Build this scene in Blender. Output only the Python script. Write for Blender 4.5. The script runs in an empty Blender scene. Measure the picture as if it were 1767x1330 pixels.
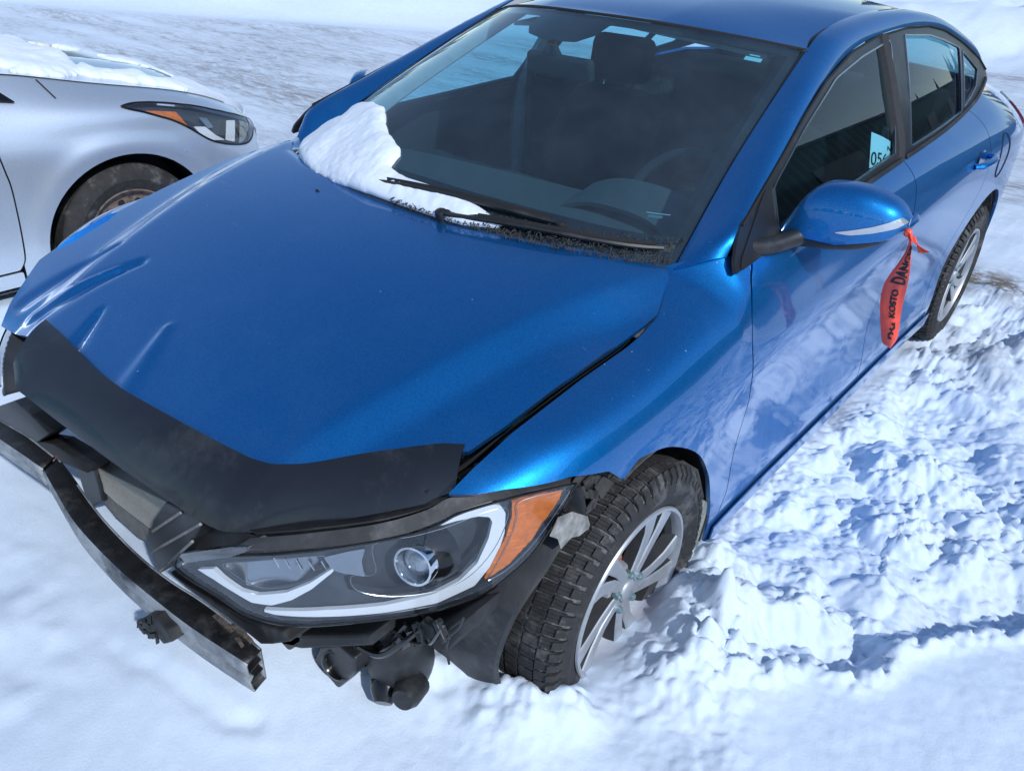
import bpy, bmesh, math, random
import numpy as np
from mathutils import Vector, Matrix, Quaternion
random.seed(7); rng = np.random.default_rng(11)
SC = bpy.context.scene
COL = SC.collection
# ---------------------------------------------------------------- camera
cam_d = bpy.data.cameras.new("camera"); cam = bpy.data.objects.new("camera", cam_d); COL.objects.link(cam)
SC.camera = cam
cam.location = (1.465, -1.165, 1.61)
_y, _p, _r = (math.radians(a) for a in (-39.65, -31.1, 2.9))
_f = Vector((math.sin(_y)*math.cos(_p), math.cos(_y)*math.cos(_p), math.sin(_p)))
_rt = _f.cross(Vector((0, 0, 1))).normalized(); _up = _rt.cross(_f)
_R = math.cos(_r)*_rt+math.sin(_r)*_up; _U = -math.sin(_r)*_rt+math.cos(_r)*_up
cam.rotation_euler = Matrix((_R, _U, -_f)).transposed().to_euler()
cam_d.sensor_fit = 'HORIZONTAL'; cam_d.sensor_width = 36; cam_d.lens = 36*1342/1767
cam_d.clip_start = .05; cam_d.clip_end = 2000
# ---------------------------------------------------------------- sky, sun, exposure
SUN_DIR = Vector((.70, -.20, .60)).normalized()
SUN_EL = math.asin(SUN_DIR.z); SUN_AZ = math.atan2(SUN_DIR.x, SUN_DIR.y)
world = bpy.data.worlds.new("World"); SC.world = world; world.use_nodes = True
_wn = world.node_tree.nodes; _wl = world.node_tree.links
_sky = _wn.new('ShaderNodeTexSky'); _sky.sky_type = 'NISHITA'; _sky.sun_disc = False
_sky.sun_elevation = SUN_EL; _sky.sun_rotation = SUN_AZ
_sky.air_density = 1.0; _sky.dust_density = .25; _sky.ozone_density = 1.4
_bg = _wn['Background']; _bg.inputs['Strength'].default_value = .125
_wl.new(_sky.outputs[0], _bg.inputs['Color'])
_sd = bpy.data.lights.new("sun", 'SUN'); _sd.energy = 3.0; _sd.angle = math.radians(1.5); _sd.color = (.97, .985, 1)
sun = bpy.data.objects.new("sun", _sd); COL.objects.link(sun)
sun.rotation_euler = (-SUN_DIR).to_track_quat('-Z', 'Y').to_euler()
SC.view_settings.view_transform = 'Standard'; SC.view_settings.look = 'None'
SC.view_settings.exposure = 0.26; SC.view_settings.gamma = 1.0
try: SC.view_settings.use_curve_mapping = False
except Exception: pass
SC.render.engine = 'CYCLES'
SC.cycles.max_bounces = 10; SC.cycles.transparent_max_bounces = 16; SC.cycles.glossy_bounces = 4
SC.cycles.sample_clamp_indirect = 8

# ---- body surfaces of the blue car (metres; x to the car's left, y rearwards, z up, origin under the front axle)
def nspline(xs, ys, xq):
    """natural cubic spline, ys may be vectors"""
    xs = np.asarray(xs, float); ys = np.asarray(ys, float); xq = np.asarray(xq, float)
    sh = ys.shape[1:]; ys = ys.reshape(len(xs), -1)
    n = len(xs); h = np.diff(xs); A = np.zeros((n, n)); B = np.zeros_like(ys)
    A[0, 0] = A[-1, -1] = 1
    for i in range(1, n-1):
        A[i, i-1] = h[i-1]; A[i, i] = 2*(h[i-1]+h[i]); A[i, i+1] = h[i]
        B[i] = 6*((ys[i+1]-ys[i])/h[i]-(ys[i]-ys[i-1])/h[i-1])
    M = np.linalg.solve(A, B)
    k = np.clip(np.searchsorted(xs, xq, side='right')-1, 0, n-2)
    q = np.clip(xq, xs[0], xs[-1])
    a = (xs[k+1]-q)[..., None]; b = (q-xs[k])[..., None]; hh = h[k][..., None]
    r = M[k]*a**3/(6*hh)+M[k+1]*b**3/(6*hh)+(ys[k]/hh-M[k]*hh/6)*a+(ys[k+1]/hh-M[k+1]*hh/6)*b
    return r.reshape(q.shape+sh)
SIDE_Y = [-.5, -.3, -.1, .1, .33, .5, .9, 1.5, 2.0, 2.4, 2.7, 3.1, 3.5]
SIDE_R = [
 # row 0 hood gap / pillar foot / belt line
 [(.745,.765),(.757,.842),(.752,.862),(.752,.878),(.735,.937),(.797,.972),(.803,.983),(.797,1.008),(.785,1.026),(.745,1.046),(.695,1.07),(.62,1.05),(.56,1.0)],
 # row 1 shoulder
 [(.775,.748),(.822,.822),(.845,.842),(.848,.862),(.848,.896),(.850,.922),(.852,.936),(.852,.958),(.848,.978),(.833,.996),(.808,1.01),(.75,.99),(.66,.96)],
 [(.786,.715),(.86,.775),(.884,.787),(.888,.795),(.886,.81),(.883,.825),(.882,.847),(.887,.878),(.889,.908),(.886,.925),(.88,.935),(.84,.915),(.74,.89)],
 # row 3 crease
 [(.79,.655),(.869,.70),(.895,.708),(.899,.714),(.896,.732),(.893,.748),(.893,.768),(.897,.80),(.90,.82),(.902,.838),(.90,.845),(.868,.835),(.76,.82)],
 [(.79,.56),(.87,.58),(.896,.59),(.897,.595),(.886,.60),(.875,.60),(.868,.605),(.870,.61),(.878,.625),(.892,.66),(.897,.675),(.872,.675),(.77,.67)],
 [(.785,.45),(.865,.45),(.89,.45),(.889,.45),(.876,.45),(.865,.45),(.858,.45),(.858,.45),(.864,.455),(.882,.48),(.892,.495),(.865,.495),(.76,.49)],
 [(.78,.32),(.86,.32),(.885,.32),(.886,.32),(.879,.32),(.873,.32),(.871,.32),(.871,.32),(.874,.32),(.884,.33),(.89,.335),(.855,.335),(.75,.33)],
 [(.77,.20),(.85,.20),(.875,.20),(.876,.20),(.87,.20),(.866,.20),(.864,.20),(.864,.20),(.866,.20),(.874,.20),(.88,.21),(.84,.21),(.73,.21)],
]
_SR = np.array(SIDE_R)                         # rows, stations, (x,z)
_r0 = [(-.5,.745,.765),(-.40,.753,.812),(-.3,.757,.842),(-.1,.752,.862),(.05,.752,.873),(.11,.752,.884),(.155,.744,.893),(.177,.738,.899),(.212,.7235,.909),(.248,.708,.922),(.278,.692,.935),(.318,.668,.950),(.335,.70,.965),(.385,.772,.982),(.43,.792,.983),(.5,.800,.982),(.7,.803,.982),(.9,.803,.983),(1.2,.801,.995),(1.5,.797,1.008),(1.75,.793,1.018),(2.0,.785,1.026),(2.4,.745,1.046),(2.7,.695,1.07),(3.1,.62,1.05),(3.5,.56,1.0)]
ROW0 = np.array(_r0).T
def side_surf(y, t):
    """y (n,), t (m,) in 0..7 -> (n,m,3)"""
    y = np.asarray(y, float); t = np.asarray(t, float)
    st = nspline(SIDE_Y, _SR.transpose(1, 0, 2), y)      # n,rows,2
    st[:, 0] = np.stack([np.interp(y, ROW0[0], ROW0[k]) for k in (1, 2)], -1)
    p = nspline(np.arange(8), st.transpose(1, 0, 2), t)   # m,n,2
    out = np.empty((len(y), len(t), 3))
    out[..., 0] = p[..., 0].T; out[..., 1] = y[:, None]; out[..., 2] = p[..., 1].T
    return out
def glass_x(y, z):
    return .792-.46*(z-1.0)-.22*np.maximum(z-1.0, 0)**2 - .05*np.maximum(y-1.7, 0)**2
def sstep(a, b, x):
    t = np.clip((x-a)/(b-a), 0, 1); return t*t*(3-2*t)
_HC = ([-.80, -.72, -.66, -.60, -.5, -.35, -.15, .05, .2, .4], [.60, .68, .73, .765, .815, .868, .925, .966, .987, 1.0])
def hood_z(x, y):
    x, y = np.broadcast_arrays(np.asarray(x, float), np.asarray(y, float))
    zc = nspline(_HC[0], np.array(_HC[1])[:, None], y)[..., 0]
    ax = np.abs(x)
    c = .455+.265*(y+.57)                                  # crease line
    u = ax-c; w = .012
    ramp_ = lambda v: .5*(v+np.sqrt(v*v+w*w))
    d = -.016*(ax/.6)**2 - .34*ramp_(u) + .26*ramp_(u-.080) - .030*sstep(-.15, .08, y)*sstep(.52, .75, ax)
    d2 = -.011*(ax/.6)**2 - .27*ramp_(u) + .21*ramp_(u-.080)
    return zc+np.where(x < 0, d2, d)
def hood_dent(x, y):
    r = 0
    for (x0, y0, x1, y1, w, a) in DENTS:
        ex, ey = x1-x0, y1-y0; L = ex*ex+ey*ey
        t = np.clip(((x-x0)*ex+(y-y0)*ey)/L, 0, 1); d = np.hypot(x-x0-t*ex, y-y0-t*ey)
        ww = w*(.35+.65*t)
        r = r+a*np.exp(-(d/ww)**2)
    return r
DENTS = [(-.365, -.40, -.47, -.61, .034, -.009), (-.40, -.44, -.50, -.62, .016, .007), (-.29, -.545, -.25, -.63, .022, -.009), (-.52, -.38, -.60, -.60, .03, -.007), (-.06, -.50, .0, -.64, .03, .006)]
def roof_z(x, y):
    zc = nspline([.9, 1.0, 1.2, 1.5, 1.9, 2.3, 2.5], np.array([1.372, 1.392, 1.418, 1.437, 1.434, 1.395, 1.36])[:, None], y)[..., 0]
    return zc-.05*(np.abs(x)/.55)**2.2
LAMP_XY = [(.20, -.79), (.30, -.778), (.365, -.766), (.45, -.742), (.55, -.69), (.63, -.625), (.70, -.543), (.76, -.455), (.81, -.365), (.848, -.285), (.872, -.20), (.885, -.12)]
def lampY(x, z): return nspline([p[0] for p in LAMP_XY], np.array([[p[1]] for p in LAMP_XY]), x)[..., 0]+.28*(z-.66)
def cr(pts, n=8, closed=False):
    """Catmull-Rom through pts"""
    P = [np.array(p, float) for p in pts]; m = len(P); out = []
    for i in range(m if closed else m-1):
        p0 = P[(i-1) % m] if (closed or i) else 2*P[0]-P[1]
        p1, p2 = P[i], P[(i+1) % m]
        p3 = P[(i+2) % m] if (closed or i < m-2) else 2*P[-1]-P[-2]
        for k in range(n):
            t = k/n
            out.append(.5*((2*p1)+(p2-p0)*t+(2*p0-5*p1+4*p2-p3)*t*t+(3*p1-p0-3*p2+p3)*t**3))
    if not closed: out.append(P[-1])
    return np.array(out)
def resamp(pts, n):
    P = np.array(pts, float); s = np.r_[0, np.cumsum(np.linalg.norm(np.diff(P, axis=0), axis=1))]
    q = np.linspace(0, s[-1], n)
    return np.stack([np.interp(q, s, P[:, k]) for k in range(P.shape[1])], 1)
def interp2(P, S, T):
    """bilinear lookup, s in -1..1, t in 0..1 (t<0 runs on straight)"""
    a = np.clip((S+1)/2*(P.shape[0]-1), 0, P.shape[0]-1.001); b = np.minimum(T*(P.shape[1]-1), P.shape[1]-1.001); i = a.astype(int); j = np.clip(np.floor(b).astype(int), 0, P.shape[1]-2)
    a = (a-i)[..., None]; b = (b-j)[..., None]
    return (P[i, j]*(1-a)+P[i+1, j]*a)*(1-b)+(P[i, j+1]*(1-a)+P[i+1, j+1]*a)*b
# windscreen surface
def ytop(x): return .86+.83*x*x
wb = cr([(-.690, .335, .945), (-.60, .225, .955), (-.45, .15, .965), (-.2, .095, .972), (0, .085, .974), (.2, .095, .972), (.45, .15, .965), (.60, .225, .955), (.690, .335, .945)], 8)
wbi = resamp(wb, 65)
wt = np.array([(x, ytop(x), 1.326+.052*(1-(abs(x)/.562)**2.2)) for x in np.linspace(-.562, .562, 65)])
_t = np.linspace(0, 1, 60)[None, :, None]; _s = np.linspace(-1, 1, 65)[:, None, None]
WS = wbi[:, None]*(1-_t)+wt[:, None]*_t+np.array([0, -.55, .8])*(.020*4*_t*(1-_t))*(1-.5*_s**2)
# ---- silver car (world axes, nose towards +y), its right side
SIL_Y = [-3.6, -2.6, -1.2, -.5, -.1, .15, .35, .6, .8, .95, 1.06, 1.15]
SIL_R = [
 [(-2.15,.98),(-2.06,1.02),(-2.05,1.01),(-2.05,1.015),(-2.075,1.01),(-2.095,.962),(-2.10,.921),(-2.115,.872),(-2.15,.816),(-2.21,.755),(-2.28,.70),(-2.40,.64)],
 [(-2.10,.92),(-1.99,.94),(-1.985,.93),(-1.985,.925),(-1.985,.900),(-1.972,.872),(-1.970,.852),(-2.005,.822),(-2.06,.768),(-2.125,.712),(-2.20,.655),(-2.33,.60)],
 [(-2.07,.80),(-1.94,.82),(-1.945,.82),(-1.945,.815),(-1.938,.79),(-1.932,.775),(-1.935,.76),(-1.965,.735),(-2.02,.69),(-2.09,.645),(-2.17,.60),(-2.31,.55)],
 [(-2.06,.66),(-1.925,.70),(-1.935,.68),(-1.935,.67),(-1.922,.69),(-1.915,.69),(-1.918,.685),(-1.945,.65),(-2.0,.61),(-2.07,.57),(-2.15,.53),(-2.29,.49)],
 [(-2.06,.50),(-1.93,.52),(-1.945,.50),(-1.945,.50),(-1.93,.52),(-1.92,.54),(-1.925,.55),(-1.95,.52),(-2.0,.49),(-2.06,.46),(-2.14,.43),(-2.28,.40)],
 [(-2.08,.34),(-1.945,.35),(-1.955,.34),(-1.95,.34),(-1.94,.36),(-1.93,.38),(-1.935,.38),(-1.965,.36),(-2.01,.34),(-2.06,.32),(-2.14,.30),(-2.28,.28)],
 [(-2.10,.22),(-1.97,.22),(-1.97,.215),(-1.965,.215),(-1.955,.215),(-1.95,.215),(-1.955,.215),(-1.985,.21),(-2.03,.20),(-2.08,.20),(-2.16,.19),(-2.30,.18)],
]
_SL = np.array(SIL_R)
def sil_surf(y, t):
    y = np.asarray(y, float); t = np.asarray(t, float)
    st = nspline(SIL_Y, _SL.transpose(1, 0, 2), y); p = nspline(np.arange(7), st.transpose(1, 0, 2), t)
    out = np.empty((len(y), len(t), 3)); out[..., 0] = p[..., 0].T; out[..., 1] = y[:, None]; out[..., 2] = p[..., 1].T
    return out
SILCX = -2.83
def sil_edge(y):
    e = nspline(SIL_Y, _SL[0], y); return e[..., 0], e[..., 1]
def sil_hood_z(x, y):
    x, y = np.broadcast_arrays(np.asarray(x, float), np.asarray(y, float))
    ex, ez = sil_edge(y); hw = np.abs(ex-SILCX); d = hw-np.abs(x-SILCX)
    return ez+.062*sstep(-.02, .45, d)*sstep(1.30, .75, y)

# ---------------------------------------------------------------- helpers
MATS = {}
def nmat(name):
    m = bpy.data.materials.new(name); m.use_nodes = True; MATS[name] = m
    nt = m.node_tree; b = nt.nodes['Principled BSDF']
    return m, nt, b
def nd(nt, t, **kw):
    n = nt.nodes.new(t)
    for k, v in kw.items():
        if k.startswith('i_'):
            n.inputs[k[2:].replace('_', ' ')].default_value = v
        else: setattr(n, k, v)
    return n
def ramp(nt, src, stops):
    r = nt.nodes.new('ShaderNodeValToRGB'); nt.links.new(src, r.inputs[0])
    el = r.color_ramp.elements
    while len(el) < len(stops): el.new(.5)
    for e, (p, c) in zip(el, stops): e.position = p; e.color = (*c, 1) if len(c) == 3 else c
    return r
def objco(nt, scale=(1, 1, 1)):
    tc = nt.nodes.new('ShaderNodeTexCoord'); mp = nt.nodes.new('ShaderNodeMapping')
    mp.inputs['Scale'].default_value = scale; nt.links.new(tc.outputs['Object'], mp.inputs[0]); return mp.outputs[0]
def noise(nt, co, scale, detail=4, rough=.55, dist=0):
    n = nd(nt, 'ShaderNodeTexNoise'); n.inputs['Scale'].default_value = scale; n.inputs['Detail'].default_value = detail
    n.inputs['Roughness'].default_value = rough; n.inputs['Distortion'].default_value = dist
    nt.links.new(co, n.inputs['Vector']); return n.outputs['Fac']
def bump(nt, b, h, strength, dist=.01):
    n = nd(nt, 'ShaderNodeBump'); n.inputs['Strength'].default_value = strength; n.inputs['Distance'].default_value = dist
    nt.links.new(h, n.inputs['Height']); nt.links.new(n.outputs[0], b.inputs['Normal']); return n
def mixrgb(nt, fac, a, b):
    m = nt.nodes.new('ShaderNodeMix'); m.data_type = 'RGBA'
    for v, k in ((fac, 0), (a, 6), (b, 7)):
        if isinstance(v, (int, float)): m.inputs[k].default_value = v
        elif isinstance(v, tuple): m.inputs[k].default_value = (*v, 1)
        else: nt.links.new(v, m.inputs[k])
    return m.outputs[2]
def simple(name, col, rough=.5, metal=0, coat=0, var=.0, vscale=30, bmp=0, bscale=200, dust=0, spec=.5):
    """plain material with a little colour variation, relief and dust"""
    m, nt, b = nmat(name)
    b.inputs['Roughness'].default_value = rough; b.inputs['Metallic'].default_value = metal
    b.inputs['Coat Weight'].default_value = coat; b.inputs['Coat Roughness'].default_value = .04
    b.inputs['Specular IOR Level'].default_value = spec
    b.inputs['Base Color'].default_value = (*col, 1)
    co = objco(nt)
    if var or dust:
        n = noise(nt, co, vscale, 5)
        dark = tuple(c*(1-var) for c in col); lite = tuple(min(1, c*(1+var)) for c in col)
        c = ramp(nt, n, [(.3, dark), (.7, lite)]).outputs[0]
        if dust:
            d = ramp(nt, noise(nt, co, vscale*.35, 8, .7), [(.52, (0, 0, 0)), (.75, (dust,)*3)]).outputs[0]
            c = mixrgb(nt, d, c, (.42, .42, .42))
            rr = nd(nt, 'ShaderNodeMapRange'); nt.links.new(d, rr.inputs[0]); rr.inputs[3].default_value = rough; rr.inputs[4].default_value = .9
            nt.links.new(rr.outputs[0], b.inputs['Roughness'])
        nt.links.new(c, b.inputs['Base Color'])
    if bmp: bump(nt, b, noise(nt, co, bscale, 4, .6), bmp, .004)
    return m
def finish(me, sharp=32, smooth=True):
    for p in me.polygons: p.use_smooth = smooth
    if smooth and sharp: me.set_sharp_from_angle(angle=math.radians(sharp))
    me.update()
def link(o, parent=None):
    COL.objects.link(o)
    if parent is not None:
        o.parent = parent; o.matrix_parent_inverse = parent_inv(parent)
    return o
def wm(o):
    return (wm(o.parent) @ o.matrix_parent_inverse if o.parent is not None else Matrix.Identity(4)) @ o.matrix_basis
def parent_inv(p): return wm(p).inverted()
def mk(name, verts, faces, mat, parent=None, sharp=32, smooth=True):
    me = bpy.data.meshes.new(name)
    me.from_pydata([tuple(map(float, v)) for v in verts], [], [tuple(f) for f in faces]); me.validate()
    if isinstance(mat, (list, tuple)):
        for m in mat: me.materials.append(m)
    else: me.materials.append(mat)
    finish(me, sharp, smooth)
    return link(bpy.data.objects.new(name, me), parent)
def tag(o, label, cat, group=None, kind=None):
    if label: o['label'] = label
    if cat: o['category'] = cat
    if group: o['group'] = group
    if kind: o['kind'] = kind
    return o
def empty(name, loc, label=None, cat=None, group=None):
    o = bpy.data.objects.new(name, None); COL.objects.link(o); o.location = loc; o.empty_display_size = .1
    return tag(o, label, cat, group)
class MB:
    """collects faces for one mesh"""
    def __init__(s): s.v = []; s.f = []; s.mi = []
    def add(s, V, F, mi=0):
        k = len(s.v); s.v += [tuple(map(float, p)) for p in V]; s.f += [tuple(i+k for i in f) for f in F]; s.mi += [mi]*len(F); return s
    def box(s, c, size, rot=None, mi=0, taper=1.0):
        hx, hy, hz = (a/2 for a in size)
        P = []
        for z in (-hz, hz):
            t = taper if z > 0 else 1
            P += [Vector((-hx*t, -hy*t, z)), Vector((hx*t, -hy*t, z)), Vector((hx*t, hy*t, z)), Vector((-hx*t, hy*t, z))]
        if rot is not None: P = [rot @ p for p in P]
        c = Vector(c)
        return s.add([p+c for p in P], [(3, 2, 1, 0), (4, 5, 6, 7), (0, 1, 5, 4), (1, 2, 6, 5), (2, 3, 7, 6), (3, 0, 4, 7)], mi)
    def tube(s, pts, r, n=10, closed=False, caps=True, mi=0):
        pts = [Vector(p) for p in pts]; m = len(pts)
        rr = r if hasattr(r, '__len__') else [r]*m
        up = Vector((0, 0, 1)); V = []
        prev = None
        for i, p in enumerate(pts):
            a = pts[(i-1) % m] if (closed or i) else p; b = pts[(i+1) % m] if (closed or i < m-1) else p
            d = (b-a).normalized()
            if prev is None:
                u = d.cross(up if abs(d.z) < .9 else Vector((1, 0, 0))).normalized()
            else:
                u = (prev-d*prev.dot(d)).normalized()
            prev = u; w = d.cross(u)
            for k in range(n):
                t = 2*math.pi*k/n; V.append(p+(u*math.cos(t)+w*math.sin(t))*rr[i])
        F = []
        for i in range(m if closed else m-1):
            for k in range(n):
                j = (i+1) % m
                F.append((i*n+k, i*n+(k+1) % n, j*n+(k+1) % n, j*n+k))
        if caps and not closed: F += [tuple(range(n))[::-1], tuple((m-1)*n+k for k in range(n))]
        return s.add(V, F, mi)
    def lathe(s, prof, c, axis=(1, 0, 0), n=48, mi=0, closed=False):
        """prof: (radius, height along axis)"""
        ax = Vector(axis).normalized(); u = ax.orthogonal().normalized(); w = ax.cross(u); c = Vector(c); V = []; F = []
        for (r, h) in prof:
            for k in range(n):
                t = 2*math.pi*k/n; V.append(c+ax*h+(u*math.cos(t)+w*math.sin(t))*r)
        m = len(prof)
        for i in range(m if closed else m-1):
            j = (i+1) % m
            for k in range(n): F.append((i*n+k, i*n+(k+1) % n, j*n+(k+1) % n, j*n+k))
        return s.add(V, F, mi)
    def prism(s, poly, d, mi=0):
        """closed polygon of 3D points extruded by vector d"""
        n = len(poly); d = Vector(d); P = [Vector(p) for p in poly]
        return s.add(P+[p+d for p in P], [tuple(range(n))[::-1], tuple(range(n, 2*n))]+[(i, (i+1) % n, n+(i+1) % n, n+i) for i in range(n)], mi)
    def build(s, name, mat, parent=None, sharp=32, smooth=True, bevel=0, seg=2):
        o = mk(name, s.v, s.f, mat, parent, sharp, smooth)
        if isinstance(mat, (list, tuple)) and len(o.data.polygons) == len(s.mi):
            for p, i in zip(o.data.polygons, s.mi): p.material_index = i
        bm = bmesh.new(); bm.from_mesh(o.data); bmesh.ops.recalc_face_normals(bm, faces=bm.faces); bm.to_mesh(o.data); bm.free()
        if bevel:
            b = o.modifiers.new('bevel', 'BEVEL'); b.width = bevel; b.segments = seg; b.limit_method = 'ANGLE'; b.angle_limit = math.radians(35); b.harden_normals = False
        return o
def sdpoly(A, B, poly):
    """signed distance (negative inside) of points (A,B) to a 2D polygon"""
    poly = np.array(poly, float); shp = A.shape; px = A.ravel(); py = B.ravel()
    d2 = np.full(px.shape, 1e9); ins = np.zeros(px.shape, bool)
    n = len(poly)
    for i in range(n):
        x0, y0 = poly[i]; x1, y1 = poly[(i+1) % n]
        ex, ey = x1-x0, y1-y0; L = ex*ex+ey*ey+1e-18
        t = np.clip(((px-x0)*ex+(py-y0)*ey)/L, 0, 1)
        d2 = np.minimum(d2, (px-x0-t*ex)**2+(py-y0-t*ey)**2)
        c = (y0 > py) != (y1 > py)
        with np.errstate(divide='ignore', invalid='ignore'):
            c &= px < (x1-x0)*(py-y0)/(y1-y0+1e-300)+x0
        ins ^= c
    return np.where(ins, -1, 1).reshape(shp)*np.sqrt(d2).reshape(shp)
def trim(P, D=None):
    """clip a grid of points by D<0 -> verts, faces"""
    n, m, _ = P.shape; V = []; F = []; key = {}
    if D is None: D = np.full((n, m), -1.)
    D = np.where(np.abs(D) < 1e-7, 1e-7, D)
    Pl = P.tolist(); Dl = D.tolist()
    def vert(k, p):
        i = key.get(k)
        if i is None: i = len(V); key[k] = i; V.append(p)
        return i
    for i in range(n-1):
        for j in range(m-1):
            cs = ((i, j), (i+1, j), (i+1, j+1), (i, j+1)); ds = [Dl[a][b] for a, b in cs]
            if min(ds) >= 0: continue
            if max(ds) < 0:
                F.append([vert(c, Pl[c[0]][c[1]]) for c in cs]); continue
            f = []
            for k in range(4):
                c0, c1 = cs[k], cs[(k+1) % 4]; d0, d1 = ds[k], ds[(k+1) % 4]
                if d0 < 0: f.append(vert(c0, Pl[c0[0]][c0[1]]))
                if (d0 < 0) != (d1 < 0):
                    t = min(max(d0/(d0-d1), .02), .98); a, b = Pl[c0[0]][c0[1]], Pl[c1[0]][c1[1]]
                    f.append(vert((min(c0, c1), max(c0, c1)), [a[q]+(b[q]-a[q])*t for q in range(3)]))
            if len(f) >= 3: F.append(f)
    return V, F
def sheet(name, P, mat, parent=None, D=None, thick=.0, flip=False, sharp=32, inner=None, edge=0.0):
    """trimmed grid surface given a back shell `thick` deep (away from its normal)"""
    V, F = trim(np.asarray(P, float), D)
    if not F: return None
    if flip: F = [f[::-1] for f in F]
    me = bpy.data.meshes.new(name); me.from_pydata(V, [], F)
    mats = [mat] if inner is None else [mat, inner]
    for m in mats: me.materials.append(m)
    if thick:
        me.update(); nrm = np.empty(len(V)*3); me.vertices.foreach_get('normal', nrm); nrm = nrm.reshape(-1, 3)
        V = np.array(V); ec = {}
        for f in F:
            for a, b in zip(f, f[1:]+f[:1]): ec[(a, b)] = 1
        k = len(V); W = np.vstack([V, V-nrm*thick])
        F2 = [tuple(f) for f in F]; nf = len(F2)
        back = [tuple(i+k for i in f[::-1]) for f in F]
        rim = [(b, a, a+k, b+k) for (a, b) in ec if (b, a) not in ec]
        me2 = bpy.data.meshes.new(name); me2.from_pydata(W.tolist(), [], F2+back+rim)
        for m in mats: me2.materials.append(m)
        if inner is not None:
            mi = np.zeros(len(me2.polygons), np.int32); mi[nf:nf+len(back)] = 1; me2.polygons.foreach_set('material_index', mi)
        bpy.data.meshes.remove(me); me = me2
    finish(me, sharp)
    return link(bpy.data.objects.new(name, me), parent)
def ruled(A, B, n, m):
    A = resamp(A, n); B = resamp(B, n); t = np.linspace(0, 1, m)[None, :, None]
    return A[:, None]*(1-t)+B[:, None]*t
def mirx(P):
    Q = np.array(P, float).copy(); Q[..., 0] *= -1; return Q
def strip_along(curve, up, w, h, name, mat, parent):
    """rectangular bead along a curve; up = outward normal per point or one vector"""
    C_ = np.array(curve); n = len(C_); mb = MB(); V = []
    for i in range(n):
        d = C_[min(i+1, n-1)]-C_[max(i-1, 0)]; d /= np.linalg.norm(d)+1e-9
        u = np.array(up[i] if np.ndim(up) == 2 else up, float); u -= d*u.dot(d); u /= np.linalg.norm(u)+1e-9
        s = np.cross(d, u)
        for a, b in ((-.5, 0), (-.42, 1), (.42, 1), (.5, 0)): V.append(C_[i]+s*a*w+u*b*h)
    F = [(i*4+k, i*4+(k+1) % 4, i*4+4+(k+1) % 4, i*4+4+k) for i in range(n-1) for k in range(4)]+[(3, 2, 1, 0), tuple((n-1)*4+k for k in range(4))]
    return MB().add(V, F).build(name, mat, parent)

# ---------------------------------------------------------------- materials
def car_paint(name, dark, lite, flake=.5, metal=.75, rough=.34, dust=.0, film=.0):
    m, nt, b = nmat(name); co = objco(nt)
    def math_(op, x, y):
        n = nd(nt, 'ShaderNodeMath', operation=op)
        for k, v in enumerate((x, y)):
            if isinstance(v, (int, float)): n.inputs[k].default_value = v
            else: nt.links.new(v, n.inputs[k])
        return n.outputs[0]
    v = nd(nt, 'ShaderNodeTexVoronoi'); v.inputs['Scale'].default_value = 1400; nt.links.new(co, v.inputs['Vector'])
    fl = ramp(nt, v.outputs['Color'], [(.2, dark), (.9, lite)]).outputs[0]
    dn = noise(nt, co, 5, 8, .68)
    d = ramp(nt, dn, [(.50, (0, 0, 0)), (.85, (dust,)*3)]).outputs[0]
    # salt film thrown up along the lower sides
    sp = nd(nt, 'ShaderNodeSeparateXYZ'); nt.links.new(co, sp.inputs[0])
    lo = nd(nt, 'ShaderNodeMapRange'); nt.links.new(sp.outputs[2], lo.inputs[0]); lo.inputs[1].default_value = .80; lo.inputs[2].default_value = .25; lo.inputs[3].default_value = 0; lo.inputs[4].default_value = 1
    st = ramp(nt, noise(nt, objco(nt, (3, 3, 1.2)), 6, 8, .7), [(.35, (.1,)*3), (.70, (1,)*3)]).outputs[0]
    fm = math_('MULTIPLY', math_('MULTIPLY', lo.outputs[0], st), film)
    # stone chips and fine scratches
    cv = nd(nt, 'ShaderNodeTexVoronoi'); cv.inputs['Scale'].default_value = 26; nt.links.new(co, cv.inputs['Vector'])
    chip = math_('MULTIPLY', math_('LESS_THAN', cv.outputs['Distance'], .035), math_('GREATER_THAN', noise(nt, co, 7, 3), .56))
    sv = noise(nt, objco(nt, (2.2, 90, 60)), 3.0, 2, .5, .6)
    scr = math_('MULTIPLY', math_('GREATER_THAN', sv, .735), math_('GREATER_THAN', noise(nt, co, 3.3, 3), .55))
    mask = math_('MINIMUM', math_('ADD', math_('ADD', d, fm), math_('ADD', math_('MULTIPLY', chip, .8), math_('MULTIPLY', scr, .25))), 1)
    nt.links.new(mixrgb(nt, mask, fl, (.45, .47, .5)), b.inputs['Base Color'])
    nt.links.new(math_('MULTIPLY', math_('SUBTRACT', 1, mask), metal), b.inputs['Metallic']); b.inputs['Roughness'].default_value = rough
    b.inputs['Coat Weight'].default_value = 1; b.inputs['Coat IOR'].default_value = 1.5
    cr_ = nd(nt, 'ShaderNodeMapRange'); nt.links.new(dn, cr_.inputs[0]); cr_.inputs[1].default_value = .4; cr_.inputs[2].default_value = .8; cr_.inputs[3].default_value = .012; cr_.inputs[4].default_value = .05
    nt.links.new(math_('ADD', cr_.outputs[0], math_('MULTIPLY', fm, .25)), b.inputs['Coat Roughness'])
    n = nd(nt, 'ShaderNodeBump'); n.inputs['Strength'].default_value = .02; n.inputs['Distance'].default_value = .002
    nt.links.new(noise(nt, co, 220, 2), n.inputs['Height']); nt.links.new(n.outputs[0], b.inputs['Coat Normal'])
    return m
BLUE = car_paint('blue_metallic_paint', (.0, .105, .34), (.0, .24, .65), dust=.05, metal=.88, rough=.44, film=.22)
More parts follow.
